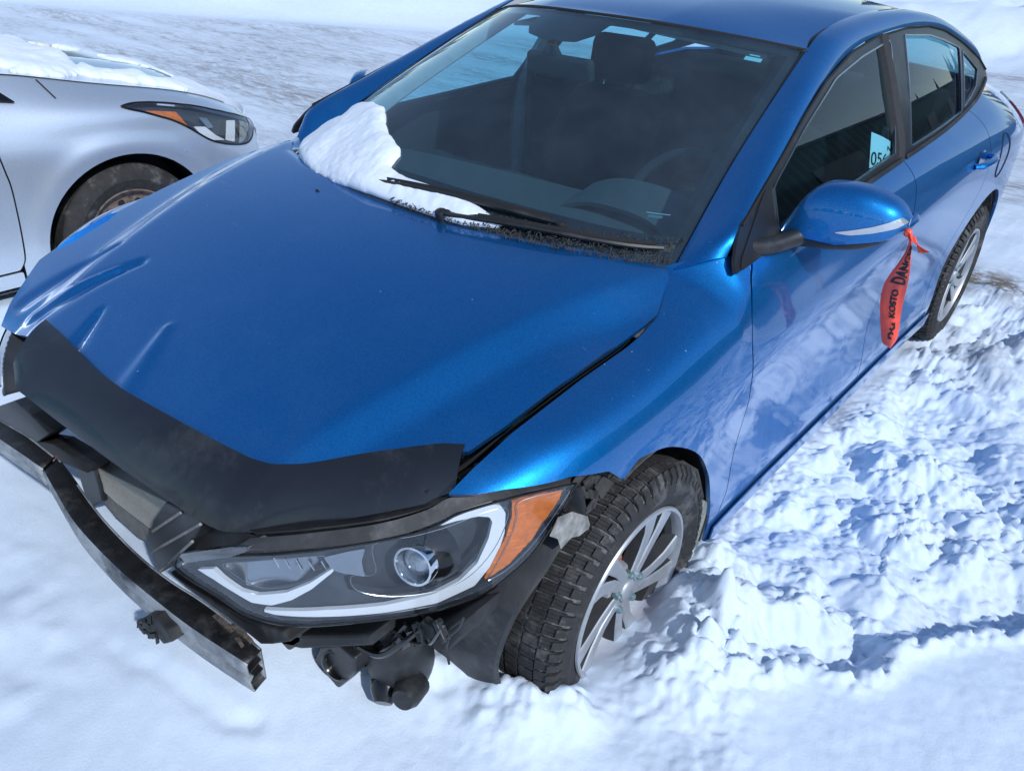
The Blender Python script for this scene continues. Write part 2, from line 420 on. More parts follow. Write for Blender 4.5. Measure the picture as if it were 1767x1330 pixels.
SILVER = car_paint('silver_metallic_paint', (.48, .55, .64), (.70, .78, .88), metal=.7, rough=.36, film=.25, dust=.03)
BLK = simple('black_plastic', (.012, .013, .015), .45, var=.3, dust=.10, vscale=18, bmp=.15, bscale=700)
GLOSS = simple('gloss_black', (.006, .006, .007), .18, var=.2, dust=.06, vscale=9)
TRIM = simple('window_trim_black', (.014, .015, .017), .32, dust=.1, vscale=14)
DEFL = simple('deflector_acrylic', (.010, .011, .015), .20, coat=.3, var=.2, dust=.10, vscale=10)
DARK = simple('engine_bay_dark', (.009, .009, .010), .7, var=.5, dust=.12, vscale=25)
SEAL = simple('rubber_seal', (.008, .008, .008), .7)
CHROME = simple('chrome', (.75, .76, .78), .08, metal=1)
BRIGHTLINE = simple('bright_trim', (.5, .52, .55), .25, metal=1)
RUBBERFROST = simple('frosted_rubber', (.075, .078, .083), .9, var=.6, vscale=70, dust=.45)
RUBBER = simple('tyre_rubber', (.018, .018, .019), .78, var=.35, vscale=40, dust=.30, bmp=.3, bscale=300)
ALLOY = simple('alloy_silver', (.42, .44, .47), .42, metal=.6, var=.1, vscale=40, dust=.25)
WHEELDARK = simple('alloy_dark_pocket', (.028, .03, .035), .5, metal=.2, dust=.06, vscale=40)
RUST = simple('rusty_steel', (.13, .055, .03), .8, metal=.2, var=.6, vscale=60, bmp=.5, bscale=150)
TEAL = simple('teal_nut', (.25, .36, .38), .3, metal=.7, var=.3, vscale=90)
INTER = simple('interior_grey', (.018, .020, .024), .8, var=.2, vscale=60)
DASHM = simple('dashboard_grey', (.055, .06, .068), .75, var=.1, vscale=40, bmp=.2, bscale=400)
SEATM = simple('seat_cloth', (.009, .010, .012), .95, var=.3, vscale=200, bmp=.3, bscale=800)
LINER = simple('headliner', (.30, .32, .34), .95, var=.1)
AMBERM = simple('amber_reflector', (.62, .16, .015), .35, var=.18, vscale=60)
DRL = simple('light_guide_white', (.72, .76, .80), .28, coat=.5)
LAMPIN = simple('lamp_housing_grey', (.055, .062, .075), .35, metal=.3, var=.25, vscale=12)
LAMPLT = simple('lamp_reflector', (.40, .43, .47), .2, metal=.9)
TAN = simple('tan_foam', (.36, .34, .29), .9, var=.14, vscale=160, bmp=.4, bscale=260)
PAPER = simple('paper_white', (.78, .82, .84), .7)
INK = simple('black_ink', (.01, .01, .012), .6)
TAPE = simple('red_plastic_tape', (.88, .085, .05), .35, var=.15, vscale=20)
RED = simple('red_lens', (.30, .008, .012), .12, coat=1)
PRIMER = simple('galvanised_bracket', (.30, .31, .28), .7, metal=.4, var=.4, vscale=40, dust=.2)
DUSTYLINER = simple('dusty_wheel_liner', (.035, .035, .036), .85, var=.5, vscale=22, dust=.45, bmp=.4, bscale=120)
def beam_metal():
    m, nt, b = nmat('scuffed_beam_metal'); co = objco(nt, (1, 1, 1))
    n1 = noise(nt, co, 7, 7, .65); n2 = noise(nt, co, 45, 6, .7)
    c = ramp(nt, n1, [(.33, (.03, .032, .036)), (.43, (.14, .15, .165)), (.56, (.30, .32, .34)), (.8, (.44, .46, .48))]).outputs[0]
    r = ramp(nt, n2, [(.63, (0, 0, 0)), (.72, (.8, .8, .8))]).outputs[0]
    c = mixrgb(nt, r, c, (.10, .05, .03)); nt.links.new(c, b.inputs['Base Color'])
    b.inputs['Metallic'].default_value = .35; b.inputs['Roughness'].default_value = .55
    bump(nt, b, n2, .25, .004); return m
BEAM = beam_metal()
BEAMTOP = simple('beam_black_top', (.010, .0105, .012), .5, var=.5, vscale=30, dust=.16, bmp=.4, bscale=120)
def tinted_glass(name, tint, rough=.0, dirt=0.0, refl=1.0, ior=1.5):
    """clear pane: tinted see-through plus Fresnel reflection, optional dried dirt film"""
    m, nt, b = nmat(name); nt.nodes.remove(b); out = nt.nodes['Material Output']
    t = nd(nt, 'ShaderNodeBsdfTransparent'); t.inputs[0].default_value = (*tint, 1)
    g = nd(nt, 'ShaderNodeBsdfGlossy'); g.inputs['Roughness'].default_value = rough
    g.inputs['Color'].default_value = (refl, refl, refl, 1)
    f = nd(nt, 'ShaderNodeFresnel'); f.inputs[0].default_value = ior
    geo = nd(nt, 'ShaderNodeNewGeometry')
    mu = nd(nt, 'ShaderNodeMath', operation='SUBTRACT'); mu.inputs[0].default_value = 1; nt.links.new(geo.outputs['Backfacing'], mu.inputs[1])
    m2 = nd(nt, 'ShaderNodeMath', operation='MULTIPLY'); nt.links.new(f.outputs[0], m2.inputs[0]); nt.links.new(mu.outputs[0], m2.inputs[1])
    mx = nd(nt, 'ShaderNodeMixShader'); nt.links.new(m2.outputs[0], mx.inputs[0]); nt.links.new(t.outputs[0], mx.inputs[1]); nt.links.new(g.outputs[0], mx.inputs[2])
    last = mx.outputs[0]
    if dirt:
        co = objco(nt); d = nd(nt, 'ShaderNodeBsdfDiffuse'); d.inputs[0].default_value = (.26, .33, .44, 1)  # dust film coloured blue, standing in for sky mirrored in the glass
        a = noise(nt, co, 4, 8, .72); s = noise(nt, co, 900, 2, .5)
        r1 = ramp(nt, a, [(.35, (dirt*.4,)*3), (.72, (dirt,)*3)]); r2 = ramp(nt, s, [(.40, (.55,)*3), (.72, (1,)*3)])
        k = nd(nt, 'ShaderNodeMath', operation='MULTIPLY'); nt.links.new(r1.outputs[0], k.inputs[0]); nt.links.new(r2.outputs[0], k.inputs[1])
        x = nd(nt, 'ShaderNodeMixShader'); nt.links.new(k.outputs[0], x.inputs[0]); nt.links.new(last, x.inputs[1]); nt.links.new(d.outputs[0], x.inputs[2]); last = x.outputs[0]
    nt.links.new(last, out.inputs['Surface']); return m
GLASS = tinted_glass('window_glass', (.66, .86, .90))
WSGLASS = tinted_glass('windshield_glass', (.74, .91, .95), dirt=.08, ior=1.5)
LENS = tinted_glass('lamp_lens', (.93, .94, .95), dirt=.06)
def snow_mat(name, base=(.63, .73, .86), grain=1.0, lot=False):
    m, nt, b = nmat(name); tc = nt.nodes.new('ShaderNodeTexCoord'); co = tc.outputs['Object']
    b.inputs['Roughness'].default_value = .75; b.inputs['Specular IOR Level'].default_value = .25
    n = noise(nt, co, 14, 6, .6)
    c = ramp(nt, n, [(.3, tuple(.95*k for k in base)), (.7, tuple(min(1, 1.03*k) for k in base))]).outputs[0]
    if lot:
        at = nd(nt, 'ShaderNodeAttribute'); at.attribute_name = 'dirt'
        # wheel tracks and road grime run across the lot
        mp = nt.nodes.new('ShaderNodeMapping'); mp.inputs['Rotation'].default_value = (0, 0, -math.radians(34)); mp.inputs['Scale'].default_value = (.12, .9, 1)
        nt.links.new(co, mp.inputs[0])
        s1 = noise(nt, mp.outputs[0], 1.1, 10, .68, .4)
        mp2 = nt.nodes.new('ShaderNodeMapping'); mp2.inputs['Rotation'].default_value = (0, 0, -math.radians(34)); mp2.inputs['Scale'].default_value = (.6, 2.4, 1); nt.links.new(co, mp2.inputs[0])
        s2 = noise(nt, mp2.outputs[0], 6, 12, .82, .5)
        k = ramp(nt, s1, [(.41, (0,)*3), (.60, (1,)*3)]).outputs[0]
        k2 = ramp(nt, s2, [(.44, (.10,)*3), (.58, (1,)*3)]).outputs[0]
        mu = nd(nt, 'ShaderNodeMath', operation='MULTIPLY'); nt.links.new(k, mu.inputs[0]); nt.links.new(k2, mu.inputs[1])
        mv = nd(nt, 'ShaderNodeMath', operation='MULTIPLY'); nt.links.new(mu.outputs[0], mv.inputs[0]); nt.links.new(at.outputs['Fac'], mv.inputs[1])
        c = mixrgb(nt, mv.outputs[0], c, (.235, .23, .245)); lotbump = nd(nt, 'ShaderNodeMath', operation='MULTIPLY'); nt.links.new(s2, lotbump.inputs[0]); nt.links.new(at.outputs['Fac'], lotbump.inputs[1])
        at2 = nd(nt, 'ShaderNodeAttribute'); at2.attribute_name = 'mud'
        mud = nd(nt, 'ShaderNodeMath', operation='MULTIPLY'); nt.links.new(at2.outputs['Fac'], mud.inputs[0])
        nt.links.new(ramp(nt, noise(nt, co, 9, 9, .7), [(.38, (0,)*3), (.56, (1,)*3)]).outputs[0], mud.inputs[1])
        c = mixrgb(nt, mud.outputs[0], c, (.15, .13, .11))
    nt.links.new(c, b.inputs['Base Color'])
    b.inputs['Subsurface Weight'].default_value = 0
    a = nd(nt, 'ShaderNodeMath', operation='ADD'); nt.links.new(noise(nt, co, 160, 5, .8), a.inputs[0])
    sc = nd(nt, 'ShaderNodeMath', operation='MULTIPLY'); nt.links.new(noise(nt, co, 900, 2, .8), sc.inputs[0]); sc.inputs[1].default_value = .5; nt.links.new(sc.outputs[0], a.inputs[1])
    if lot:
        lb = nd(nt, 'ShaderNodeMath', operation='MULTIPLY_ADD'); nt.links.new(lotbump.outputs[0], lb.inputs[0]); lb.inputs[1].default_value = 16; nt.links.new(a.outputs[0], lb.inputs[2]); a = lb
    bump(nt, b, a.outputs[0], .42*grain, .006)
    return m
SNOW = snow_mat('packed_snow', lot=True)
SNOWP = snow_mat('fresh_snow', base=(.70, .77, .87), grain=.6)

# ---------------------------------------------------------------- ground
def hsh(i, j, s):
    h = (i.astype(np.int64)*374761393+j.astype(np.int64)*668265263+s*974634761) & 0x7fffffff
    h = (h ^ (h >> 13))*1274126177 & 0x7fffffff
    h = (h ^ (h >> 16))
    return (h & 0xffff)/65535.0
def vnoise(x, y, s):
    i = np.floor(x); j = np.floor(y); f = x-i; g = y-j
    i = i.astype(np.int64); j = j.astype(np.int64)
    f = f*f*f*(f*(6*f-15)+10); g = g*g*g*(g*(6*g-15)+10)
    a, b, c, d = hsh(i, j, s), hsh(i+1, j, s), hsh(i, j+1, s), hsh(i+1, j+1, s)
    return (a*(1-f)+b*f)*(1-g)+(c*(1-f)+d*f)*g
def fbm(x, y, s, o=4, r=.5):
    v = 0; a = 1; t = 0
    for k in range(o):
        v = v+a*(vnoise(x*2**k+k*7.3, y*2**k-k*3.1, s+k)-.5); t += a; a *= r
    return v/t*2
def billow(x, y, s, o=4, r=.5):
    v = 0; a = 1; t = 0
    for k in range(o):
        n = vnoise(x*2**k+k*5.1, y*2**k+k*2.7, s+k)*2-1
        v = v+a*np.abs(n); t += a; a *= r
    return v/t
def worley(x, y, s):
    i0 = np.floor(x).astype(np.int64); j0 = np.floor(y).astype(np.int64)
    best = np.full(x.shape, 9.); val = np.zeros(x.shape)
    for di in (-1, 0, 1):
        for dj in (-1, 0, 1):
            i = i0+di; j = j0+dj
            px = i+.1+.8*hsh(i, j, s); py = j+.1+.8*hsh(i, j, s+31)
            d = np.hypot(px-x, py-y); m = d < best
            best = np.where(m, d, best); val = np.where(m, hsh(i, j, s+77), val)
    return best, val
def domes(x, y, cell, seed, pres, sink=.35, rmin=.35, rmax=.85):
    x = x/cell; y = y/cell; i0 = np.floor(x).astype(np.int64); j0 = np.floor(y).astype(np.int64); out = np.zeros(x.shape)
    for di in (-1, 0, 1):
        for dj in (-1, 0, 1):
            i = i0+di; j = j0+dj; on = hsh(i, j, seed+3) < pres
            r = rmin+(rmax-rmin)*hsh(i, j, seed+5)**1.6; a = 6.28*hsh(i, j, seed+9); e = .65+.35*hsh(i, j, seed+11)
            dx = x-i-.1-.8*hsh(i, j, seed); dy = y-j-.1-.8*hsh(i, j, seed+31)
            u = dx*np.cos(a)+dy*np.sin(a); v = (-dx*np.sin(a)+dy*np.cos(a))/e
            q = np.clip(1-(u*u+v*v)/r**2, 0, 1); tilt = .35*(u*(hsh(i, j, seed+13)-.5)+v*(hsh(i, j, seed+15)-.5))/r
            out = np.maximum(out, np.where(on, r*np.maximum(q**.55*(.9+tilt)-sink, 0), 0))
    return out*cell
def chunks(x, y, cell, seed):
    '''broken crust: every cell its own level and tilt'''
    x = x/cell; y = y/cell; i0 = np.floor(x).astype(np.int64); j0 = np.floor(y).astype(np.int64); best = np.full(x.shape, 9.); out = np.zeros(x.shape)
    for di in (-1, 0, 1):
        for dj in (-1, 0, 1):
            i = i0+di; j = j0+dj; dx = x-i-.05-.9*hsh(i, j, seed); dy = y-j-.05-.9*hsh(i, j, seed+31); d = np.hypot(dx, dy)
            v = hsh(i, j, seed+5)-.5+1.1*(hsh(i, j, seed+7)-.5)*dx+1.1*(hsh(i, j, seed+9)-.5)*dy
            m = d < best; best = np.where(m, d, best); out = np.where(m, v, out)
    return out*cell
PIT_A = [[1.036, 0.095], [1.089, 0.067], [1.179, 0.128], [1.223, 0.221], [1.303, 0.235], [1.346, 0.297], [1.353, 0.39], [1.296, 0.399], [1.224, 0.331], [1.131, 0.244], [1.059, 0.164]]
PIT_B = [[1.348, 0.671], [1.378, 0.539], [1.422, 0.487], [1.492, 0.592], [1.584, 0.701], [1.672, 0.843], [1.636, 0.989], [1.53, 0.948], [1.457, 0.79], [1.395, 0.759]]
PIT_C = [[0.894, 0.646], [0.986, 0.565], [1.09, 0.714], [1.144, 0.835], [1.108, 0.889], [0.985, 0.8]]
PIT_D = [[0.931, 1.898], [0.98, 1.644], [1.152, 1.573], [1.259, 1.758], [1.188, 1.97], [1.052, 2.087]]
LIP = [[0.777, -0.329], [0.821, -0.185], [0.858, -0.038], [0.923, 0.059], [1.023, 0.076], [1.083, 0.05], [1.184, 0.113], [1.227, 0.207], [1.307, 0.216], [1.351, 0.274], [1.368, 0.387], [1.425, 0.468], [1.494, 0.572], [1.581, 0.678], [1.715, 0.871]]
GROOVE = [[0.123, -0.829], [0.184, -0.828], [0.241, -0.799], [0.343, -0.782], [0.453, -0.766], [0.496, -0.734]]
SLAB = [[0.235, -0.796], [0.337, -0.779], [0.447, -0.763], [0.488, -0.729], [0.41, -0.721], [0.257, -0.76]]
def polyside(X, Y, line):
    """distance to a polyline, positive to the left of its direction"""
    best = np.full(X.shape, 1e9); sg = np.ones(X.shape)
    for (x0, y0), (x1, y1) in zip(line, line[1:]):
        ex, ey = x1-x0, y1-y0; L = ex*ex+ey*ey+1e-12
        t = np.clip(((X-x0)*ex+(Y-y0)*ey)/L, 0, 1); d = np.hypot(X-x0-t*ex, Y-y0-t*ey)
        c = ex*(Y-y0)-ey*(X-x0); m = d < best
        best = np.where(m, d, best); sg = np.where(m, np.sign(c), sg)
    return best*sg
def ground_h(X, Y):
    near = np.exp(-((X/5)**2+((Y-.5)/5)**2)**2)
    base = .02+.185*(1-sstep(.2, 2.3, Y+.25*np.maximum(.5-X, 0)*0))*sstep(-3.2, -1.2, X)*(1-sstep(3.5, 5.5, X))
    base = base-.04*sstep(-.9, -2.5, Y)*0
    h = base+.022*fbm(X*.9, Y*.9, 3, 3)*near+.006*fbm(X*5, Y*5, 9, 4)+.0016*fbm(X*45, Y*45, 12, 3)*near
    # drift banked up under the broken nose
    h = h+.095*np.exp(-((X-.24)/.36)**2-((Y+.56)/.25)**2)+.045*np.exp(-((X-.63)/.11)**2-((Y+.40)/.08)**2)*(1+.8*fbm(X*14, Y*14, 17, 3))
    # rough broken snow on the car's left side
    lip = polyside(X, Y, LIP)
    far = sstep(-.01, .05, lip)
    rough = far*sstep(.80, .93, X+.0*Y)*(1-sstep(2.6, 3.6, X))*(1-sstep(2.6, 4.2, Y))
    wx = X+.035*fbm(X*10, Y*10, 61, 4); wy = Y+.035*fbm(X*10, Y*10, 62, 4)
    big = fbm(X*2.6, Y*2.6, 21, 4)
    dens = sstep(-.30, .30, fbm(X*1.9+3, Y*1.9, 41, 3)+.12)
    f2, v2 = worley(wx*15, wy*15, 8)
    lum = 0.45*domes(wx, wy, .34, 4, .5, .25)+.70*domes(wx, wy, .19, 5, .55, .25)+.55*domes(wx+.05, wy, .105, 6, .6, .2)
    vx = X+.010*fbm(X*40, Y*40, 65, 3); vy = Y+.010*fbm(X*40, Y*40, 66, 3)
    small = .85*domes(vx, vy+.03, .055, 7, .72, .2)+.85*domes(vx, vy, .030, 8, .75, .15)+.75*domes(vx+.01, vy, .0165, 9, .8, .1)
    cx_ = X+.022*fbm(X*16, Y*16, 63, 4, .6); cy_ = Y+.022*fbm(X*16, Y*16, 64, 4, .6)
    chk = .26*chunks(cx_, cy_, .16, 101)+.22*chunks(cx_+.3, cy_, .08, 102)+.16*chunks(cx_, cy_+.2, .036, 103)
    patchy = .35+.65*sstep(-.28, .22, fbm(X*3.1, Y*3.1, 106, 3)+.05)
    h = h+rough*(.5*chk*sstep(-.35, .15, fbm(X*2.2, Y*2.2, 105, 3)+.1)+.85*small*patchy)
    h = h+rough*((.80*lum-.03)*(.35+.8*dens)+.036*big+.020*(billow(wx*7, wy*7, 31, 5, .55)-.25)-.012)
    # pits trodden into it
    for P, dep, e in ((PIT_A, .075, .05), (PIT_B, .075, .055), (PIT_C, .05, .06), (PIT_D, .04, .05)):
        sd = sdpoly(X, Y, P)+.018*fbm(X*16, Y*16, 71, 3)
        k = sstep(e, -e*1.6, sd)
        flat = base-dep+.30*(h-base)+.45*small+.01*fbm(X*12, Y*12, 72, 3)
        h = h*(1-k)+flat*k
    # ragged rim of the smooth crust
    rim = np.exp(-((lip+.012)/.03)**2)*sstep(.95, 1.05, X)
    h = h+rim*(.006+.016*billow(X*26, Y*26, 51, 4, .65)+.8*small)
    crust = (1-far)*sstep(.9, 1.2, X)
    h = h+crust*(.004*billow(X*34, Y*34, 55, 4, .65)+.22*small)*sstep(-.2, .3, fbm(X*2, Y*2, 56, 2)+.1)
    # crumbled mounds in front of the wheel
    for (cx, cy, r, a) in ((.84, -.34, .10, .065), (.93, -.27, .05, .03), (1.02, -.05, .10, .04), (1.03, .12, .13, .045)):
        g = np.exp(-((X-cx)**2+(Y-cy)**2)/r**2)
        h = h+g*(a*.8+lum*.3+.7*small)
    # tread imprint and groove beside the broken beam
    gr = np.abs(polyside(X, Y, GROOVE)); h = h-.010*np.exp(-(gr/.018)**2)
    h = h+.004*sstep(.02, -.02, sdpoly(X, Y, SLAB))
    # trodden snow at the far left of the nose
    l = np.exp(-(((X+.22)/.35)**2+((Y+1.05)/.22)**2)**2)
    h = h+l*(.022*(1-f2)*v2+.03*big)
    # under the cars the snow is thin
    und = sstep(.05, -.15, sdpoly(X, Y, [(-.8, .35), (.78, .35), (.78, 3.3), (-.8, 3.3)]))
    h = h*(1-und)+und*np.minimum(h, .03+.01*big)
    sb = sstep(.955, .895, X+.03*fbm(X*9, Y*9, 19, 4))*sstep(.38, .55, Y)*sstep(2.6, 2.3, Y)*sstep(.5, .7, X); h = h*(1-sb)+sb*np.minimum(h, .135+.02*big+.5*small+.010*fbm(X*14, Y*14, 20, 3))
    # wheel bed
    wb = np.exp(-(((X-.79)/.13)**2+((Y)/.25)**2)**2); h = h*(1-wb)+np.minimum(h, .17)*wb
    # the open lot: packed, with ruts
    c, s_ = math.cos(math.radians(34)), math.sin(math.radians(34))
    A = X*c+Y*s_; B = -X*s_+Y*c
    lot = sstep(1.2, 4.2, np.hypot(X-.3, Y-.6)*sstep(-3.5, 2.5, Y-.2*X)+2.2*sstep(-2.2, -4, X))
    h = h+lot*(.035*fbm(A*.35, B*1.6, 81, 4)+.016*(billow(A*1.2, B*5, 82, 4)-.3)+.010*fbm(A*5, B*9, 83, 3))
    # ploughed bank beyond the lot
    bd = B-(11.2+.5*fbm(A*.3, A*.1, 91, 2))
    h = h+.55*sstep(0, 2.4, bd)*(1+.35*fbm(A*.8, B*.8, 92, 4))
    right = sstep(2, 7, A-.25*B)
    bd2 = B-(10.2+.6*fbm(A*.5, A*.2, 93, 2))
    f4, v4 = worley(A*1.6, B*1.6, 95)
    h = h+right*sstep(0, 1.5, bd2)*(.35*(1-f4)*v4+.25*fbm(A*1.3, B*1.3, 94, 4))
    return h
def graded(lo, hi, a, b, fine, grow=1.06, far=400):
    c = list(np.arange(a, b+1e-6, fine)); s = fine
    while c[-1] < hi: s = min(s*grow, 30); c.append(c[-1]+s)
    s = fine
    while c[0] > lo: s = min(s*grow, 30); c.insert(0, c[0]-s)
    return np.array(c)
gx = graded(-260, 260, .80, 1.95, .0058, 1.018); gy = graded(-200, 320, -.45, 1.45, .0058, 1.018)
GX, GY = np.meshgrid(gx, gy, indexing='ij')
GZ = ground_h(GX, GY)
def grid_mesh(name, X, Y, Z, mat):
    n, m = X.shape; me = bpy.data.meshes.new(name)
    V = np.stack([X, Y, Z], -1).reshape(-1, 3).astype(np.float32)
    idx = np.arange(n*m).reshape(n, m)
    Q = np.stack([idx[:-1, :-1], idx[1:, :-1], idx[1:, 1:], idx[:-1, 1:]], -1).reshape(-1).astype(np.int32)
    nf = len(Q)//4
    me.vertices.add(len(V)); me.vertices.foreach_set('co', V.ravel()); me.loops.add(len(Q)); me.loops.foreach_set('vertex_index', Q)
    me.polygons.add(nf); me.polygons.foreach_set('loop_start', np.arange(nf, dtype=np.int32)*4)
    me.polygons.foreach_set('use_smooth', np.ones(nf, bool)); me.materials.append(mat); me.update(calc_edges=True); me.validate()
    o = bpy.data.objects.new(name, me); COL.objects.link(o); return o
ground = grid_mesh('snow_ground', GX, GY, GZ, SNOW); ground['kind'] = 'structure'
_c, _s = math.cos(math.radians(34)), math.sin(math.radians(34))
_A = GX*_c+GY*_s; _B = -GX*_s+GY*_c
_lot = sstep(2.2, 4.5, _B)*(1-sstep(10.2, 11.5, _B))*.9
_at = ground.data.attributes.new('dirt', 'FLOAT', 'POINT'); _at.data.foreach_set('value', _lot.ravel().astype(np.float32))
MUD_C = [0.975, 3.539]; MUD_D = [1.109, 2.517]
_mud = 1.5*np.exp(-(((GX-MUD_C[0])/.5)**2+((GY-MUD_C[1])/.22)**2))*1.0+.45*np.exp(-(((GX-MUD_D[0])/.30)**2+((GY-MUD_D[1])/.30)**2))
_at = ground.data.attributes.new('mud', 'FLOAT', 'POINT'); _at.data.foreach_set('value', np.clip(_mud, 0, 1).ravel().astype(np.float32))
def gz(x, y): return float(ground_h(np.array([float(x)]), np.array([float(y)]))[0])

# ---------------------------------------------------------------- unseen trees, added to darken what the cars' polish reflects
_tv = []; _tf = []
for k in range(420):
    a = rng.uniform(0, 2*math.pi)
    if math.cos(a-math.atan2(SUN_DIR.y, SUN_DIR.x)) > .80 and k % 3: continue
    d = rng.uniform(95, 135); Ht = rng.uniform(7, 15); cx, cy = d*math.cos(a), d*math.sin(a)+10; wd = Ht*rng.uniform(.16, .24)
    for lay in range(7):                                   # ragged whorls of boughs
        z0 = Ht*(.06+.125*lay); r = wd*(1-.12*lay)*(.9+.2*rng.random()); z1 = z0+Ht*.24; o0 = len(_tv); n = 11
        for j in range(n):
            t = 2*math.pi*j/n; rr = r*(1.0 if j % 2 else .62)*(.8+.4*rng.random()); _tv.append((cx+rr*math.cos(t), cy+rr*math.sin(t), z0-.25*rr*(j % 2)))
        _tv.append((cx, cy, z1)); _tf += [(o0+j, o0+(j+1) % n, o0+n) for j in range(n)]
o = mk('added_treeline', _tv, _tf, simple('added_woods', (.03, .042, .036), .9, var=.4, vscale=.6), None, sharp=0, smooth=False); o['kind'] = 'stuff'

# ---------------------------------------------------------------- the blue car
CAR = empty('blue_car', (0, 0, 0), 'crashed metallic blue sedan without its front bumper, red tape on its mirror', 'car')
LOW = (0, 0)
gapA = cr([(.455, 1.02), (.452, .972), (.417, .936), (.375, .86), (.372, .78), (.405, .69), (.442, .615), (.458, .5), (.455, .353), (.437, .306), (.42, .24), (.41, .1)], 5)
gapB = cr([(1.503, 1.10), (1.500, 1.013), (1.482, .93), (1.44, .86), (1.432, .76), (1.44, .5), (1.46, .1)], 5)
gapC = cr([(2.40, 1.2), (2.385, 1.06), (2.33, .91), (2.32, .76), (2.24, .62), (2.17, .5), (2.13, .38), (2.12, .1)], 5)
archF = cr([(-.136, .715), (-.105, .732), (-.074, .738), (.033, .709), (.175, .614), (.300, .475), (.345, .38), (.362, .31), (.373, .19)], 6)
RWC = (2.62, .33)
archR = [(RWC[0]+.375*math.cos(a), RWC[1]+.375*math.sin(a)) for a in np.linspace(math.radians(200), math.radians(-20), 40)]
FTOP = [(-.18, .757), (-.269, .783), (-.379, .790), (-.449, .786), (-.52, .786)]
def side_panel(name, poly, y0, y1, mat, t0=0, t1=7, n=None, mirror=False, off=0, thick=.012, parent=None, gap=.0022, inner=None):
    ys = np.linspace(y0, y1, n or int((y1-y0)/.011)+2); ts = np.linspace(t0, t1, int((t1-t0)*13)+2)
    P = side_surf(ys, ts); P[..., 0] += off
    D = sdpoly(P[..., 1], P[..., 2], poly)+gap
    if mirror: P = mirx(P)
    return sheet(name, P, mat, parent or CAR, D, thick, flip=not mirror, inner=inner)
fender_poly = [(-.6, 1.3), (.44, 1.3)]+[tuple(p) for p in gapA]+[(.373, .1)]+[tuple(p) for p in archF[::-1]]+FTOP+[(-.6, .786)]
door1_poly = [(.44, 1.3)]+[tuple(p) for p in gapA if p[1] > .235]+[(.43, .235), (1.455, .235)]+[tuple(p) for p in gapB[::-1] if p[1] > .235]+[(1.5, 1.3)]
door2_poly = [(1.503, 1.3)]+[tuple(p) for p in gapB if p[1] > .235]+[(1.455, .235), (2.125, .235)]+[tuple(p) for p in gapC[::-1] if p[1] > .235]+[(2.4, 1.3)]
quart_poly = [(2.4, 1.3)]+[tuple(p) for p in gapC if p[1] > .2]+[(2.12, .2), (2.25, .2)]+archR+[(3.0, .2), (3.6, .2), (3.6, 1.3)]
for mir in (False, True):
    f = side_panel('fender', fender_poly, -.46, .48, BLUE, mirror=mir, inner=DARK)
    d1 = side_panel('front_door', door1_poly, .35, 1.52, BLUE, mirror=mir, inner=INTER)
    d2 = side_panel('rear_door', door2_poly, 1.41, 2.42, BLUE, mirror=mir, inner=INTER)
    q = side_panel('quarter_panel', quart_poly, 2.1, 3.5, BLUE, mirror=mir, inner=DARK)
    # rocker below the doors
    ys = np.linspace(.40, 2.26, 90); P = side_surf(ys, np.linspace(6.55, 7, 6)); P[..., 0] += .010
    low = P[:, -1:].copy(); low[..., 0] -= .03; low[..., 2] -= .035
    lo2 = low.copy(); lo2[..., 0] -= .10; lo2[..., 2] -= .01
    P = np.concatenate([P, low, lo2], 1)
    sheet('rocker_panel', mirx(P) if mir else P, BLUE, CAR, None, .004, flip=not mir)
    sg = -1 if mir else 1
    # dark jamb just inside the door shuts
    for g, y0, y1 in ((gapA, .36, .5), (gapB, 1.40, 1.53), (gapC, 2.1, 2.42)):
        m = np.array([p for p in g if .24 < p[1] < 1.0]); ts = np.linspace(0, 7, 300)
        L = []
        for (yy, zz) in m:
            S = side_surf([yy], ts)[0]; k = np.abs(S[:, 2]-zz).argmin(); L.append((S[k, 0]-.016, yy, zz))
        L = np.array(L); A = L.copy(); A[:, 1] -= .02; B_ = L.copy(); B_[:, 1] += .02
        P = ruled(A, B_, 30, 2); sheet('door_jamb', mirx(P) if mir else P, SEAL, CAR, None, .002, flip=mir)
    # roof rail and pillars
    inn = cr([(.690, .315, .947), (.632, .66, 1.130), (.572, 1.09, 1.322), (.552, 1.25, 1.370), (.533, 1.5, 1.393), (.53, 1.75, 1.398), (.535, 2.0, 1.388), (.55, 2.3, 1.35), (.565, 2.6, 1.285), (.575, 2.85, 1.215), (.58, 3.05, 1.12)], 10)
    out = cr([(.778, .388, .982), (.773, .434, 1.043), (.727, .684, 1.139), (.688, .878, 1.21), (.656, 1.056, 1.268), (.626, 1.288, 1.318), (.611, 1.525, 1.343), (.605, 1.832, 1.351), (.605, 2.07, 1.341), (.610, 2.267, 1.317), (.627, 2.524, 1.258), (.645, 2.792, 1.181), (.655, 2.93, 1.112), (.64, 3.08, 1.06)], 10)
    P = ruled(inn, out, 130, 9); t = np.linspace(0, 1, 9)
    bul = .020*(4*t*(1-t))[None, :, None]*np.array([.75, 0, .65]); P = P+bul
    sheet('roof_rail', mirx(P) if mir else P, BLUE, CAR, None, .004, flip=not mir, inner=LINER)
    RAIL_IN = inn; RAIL_OUT = out
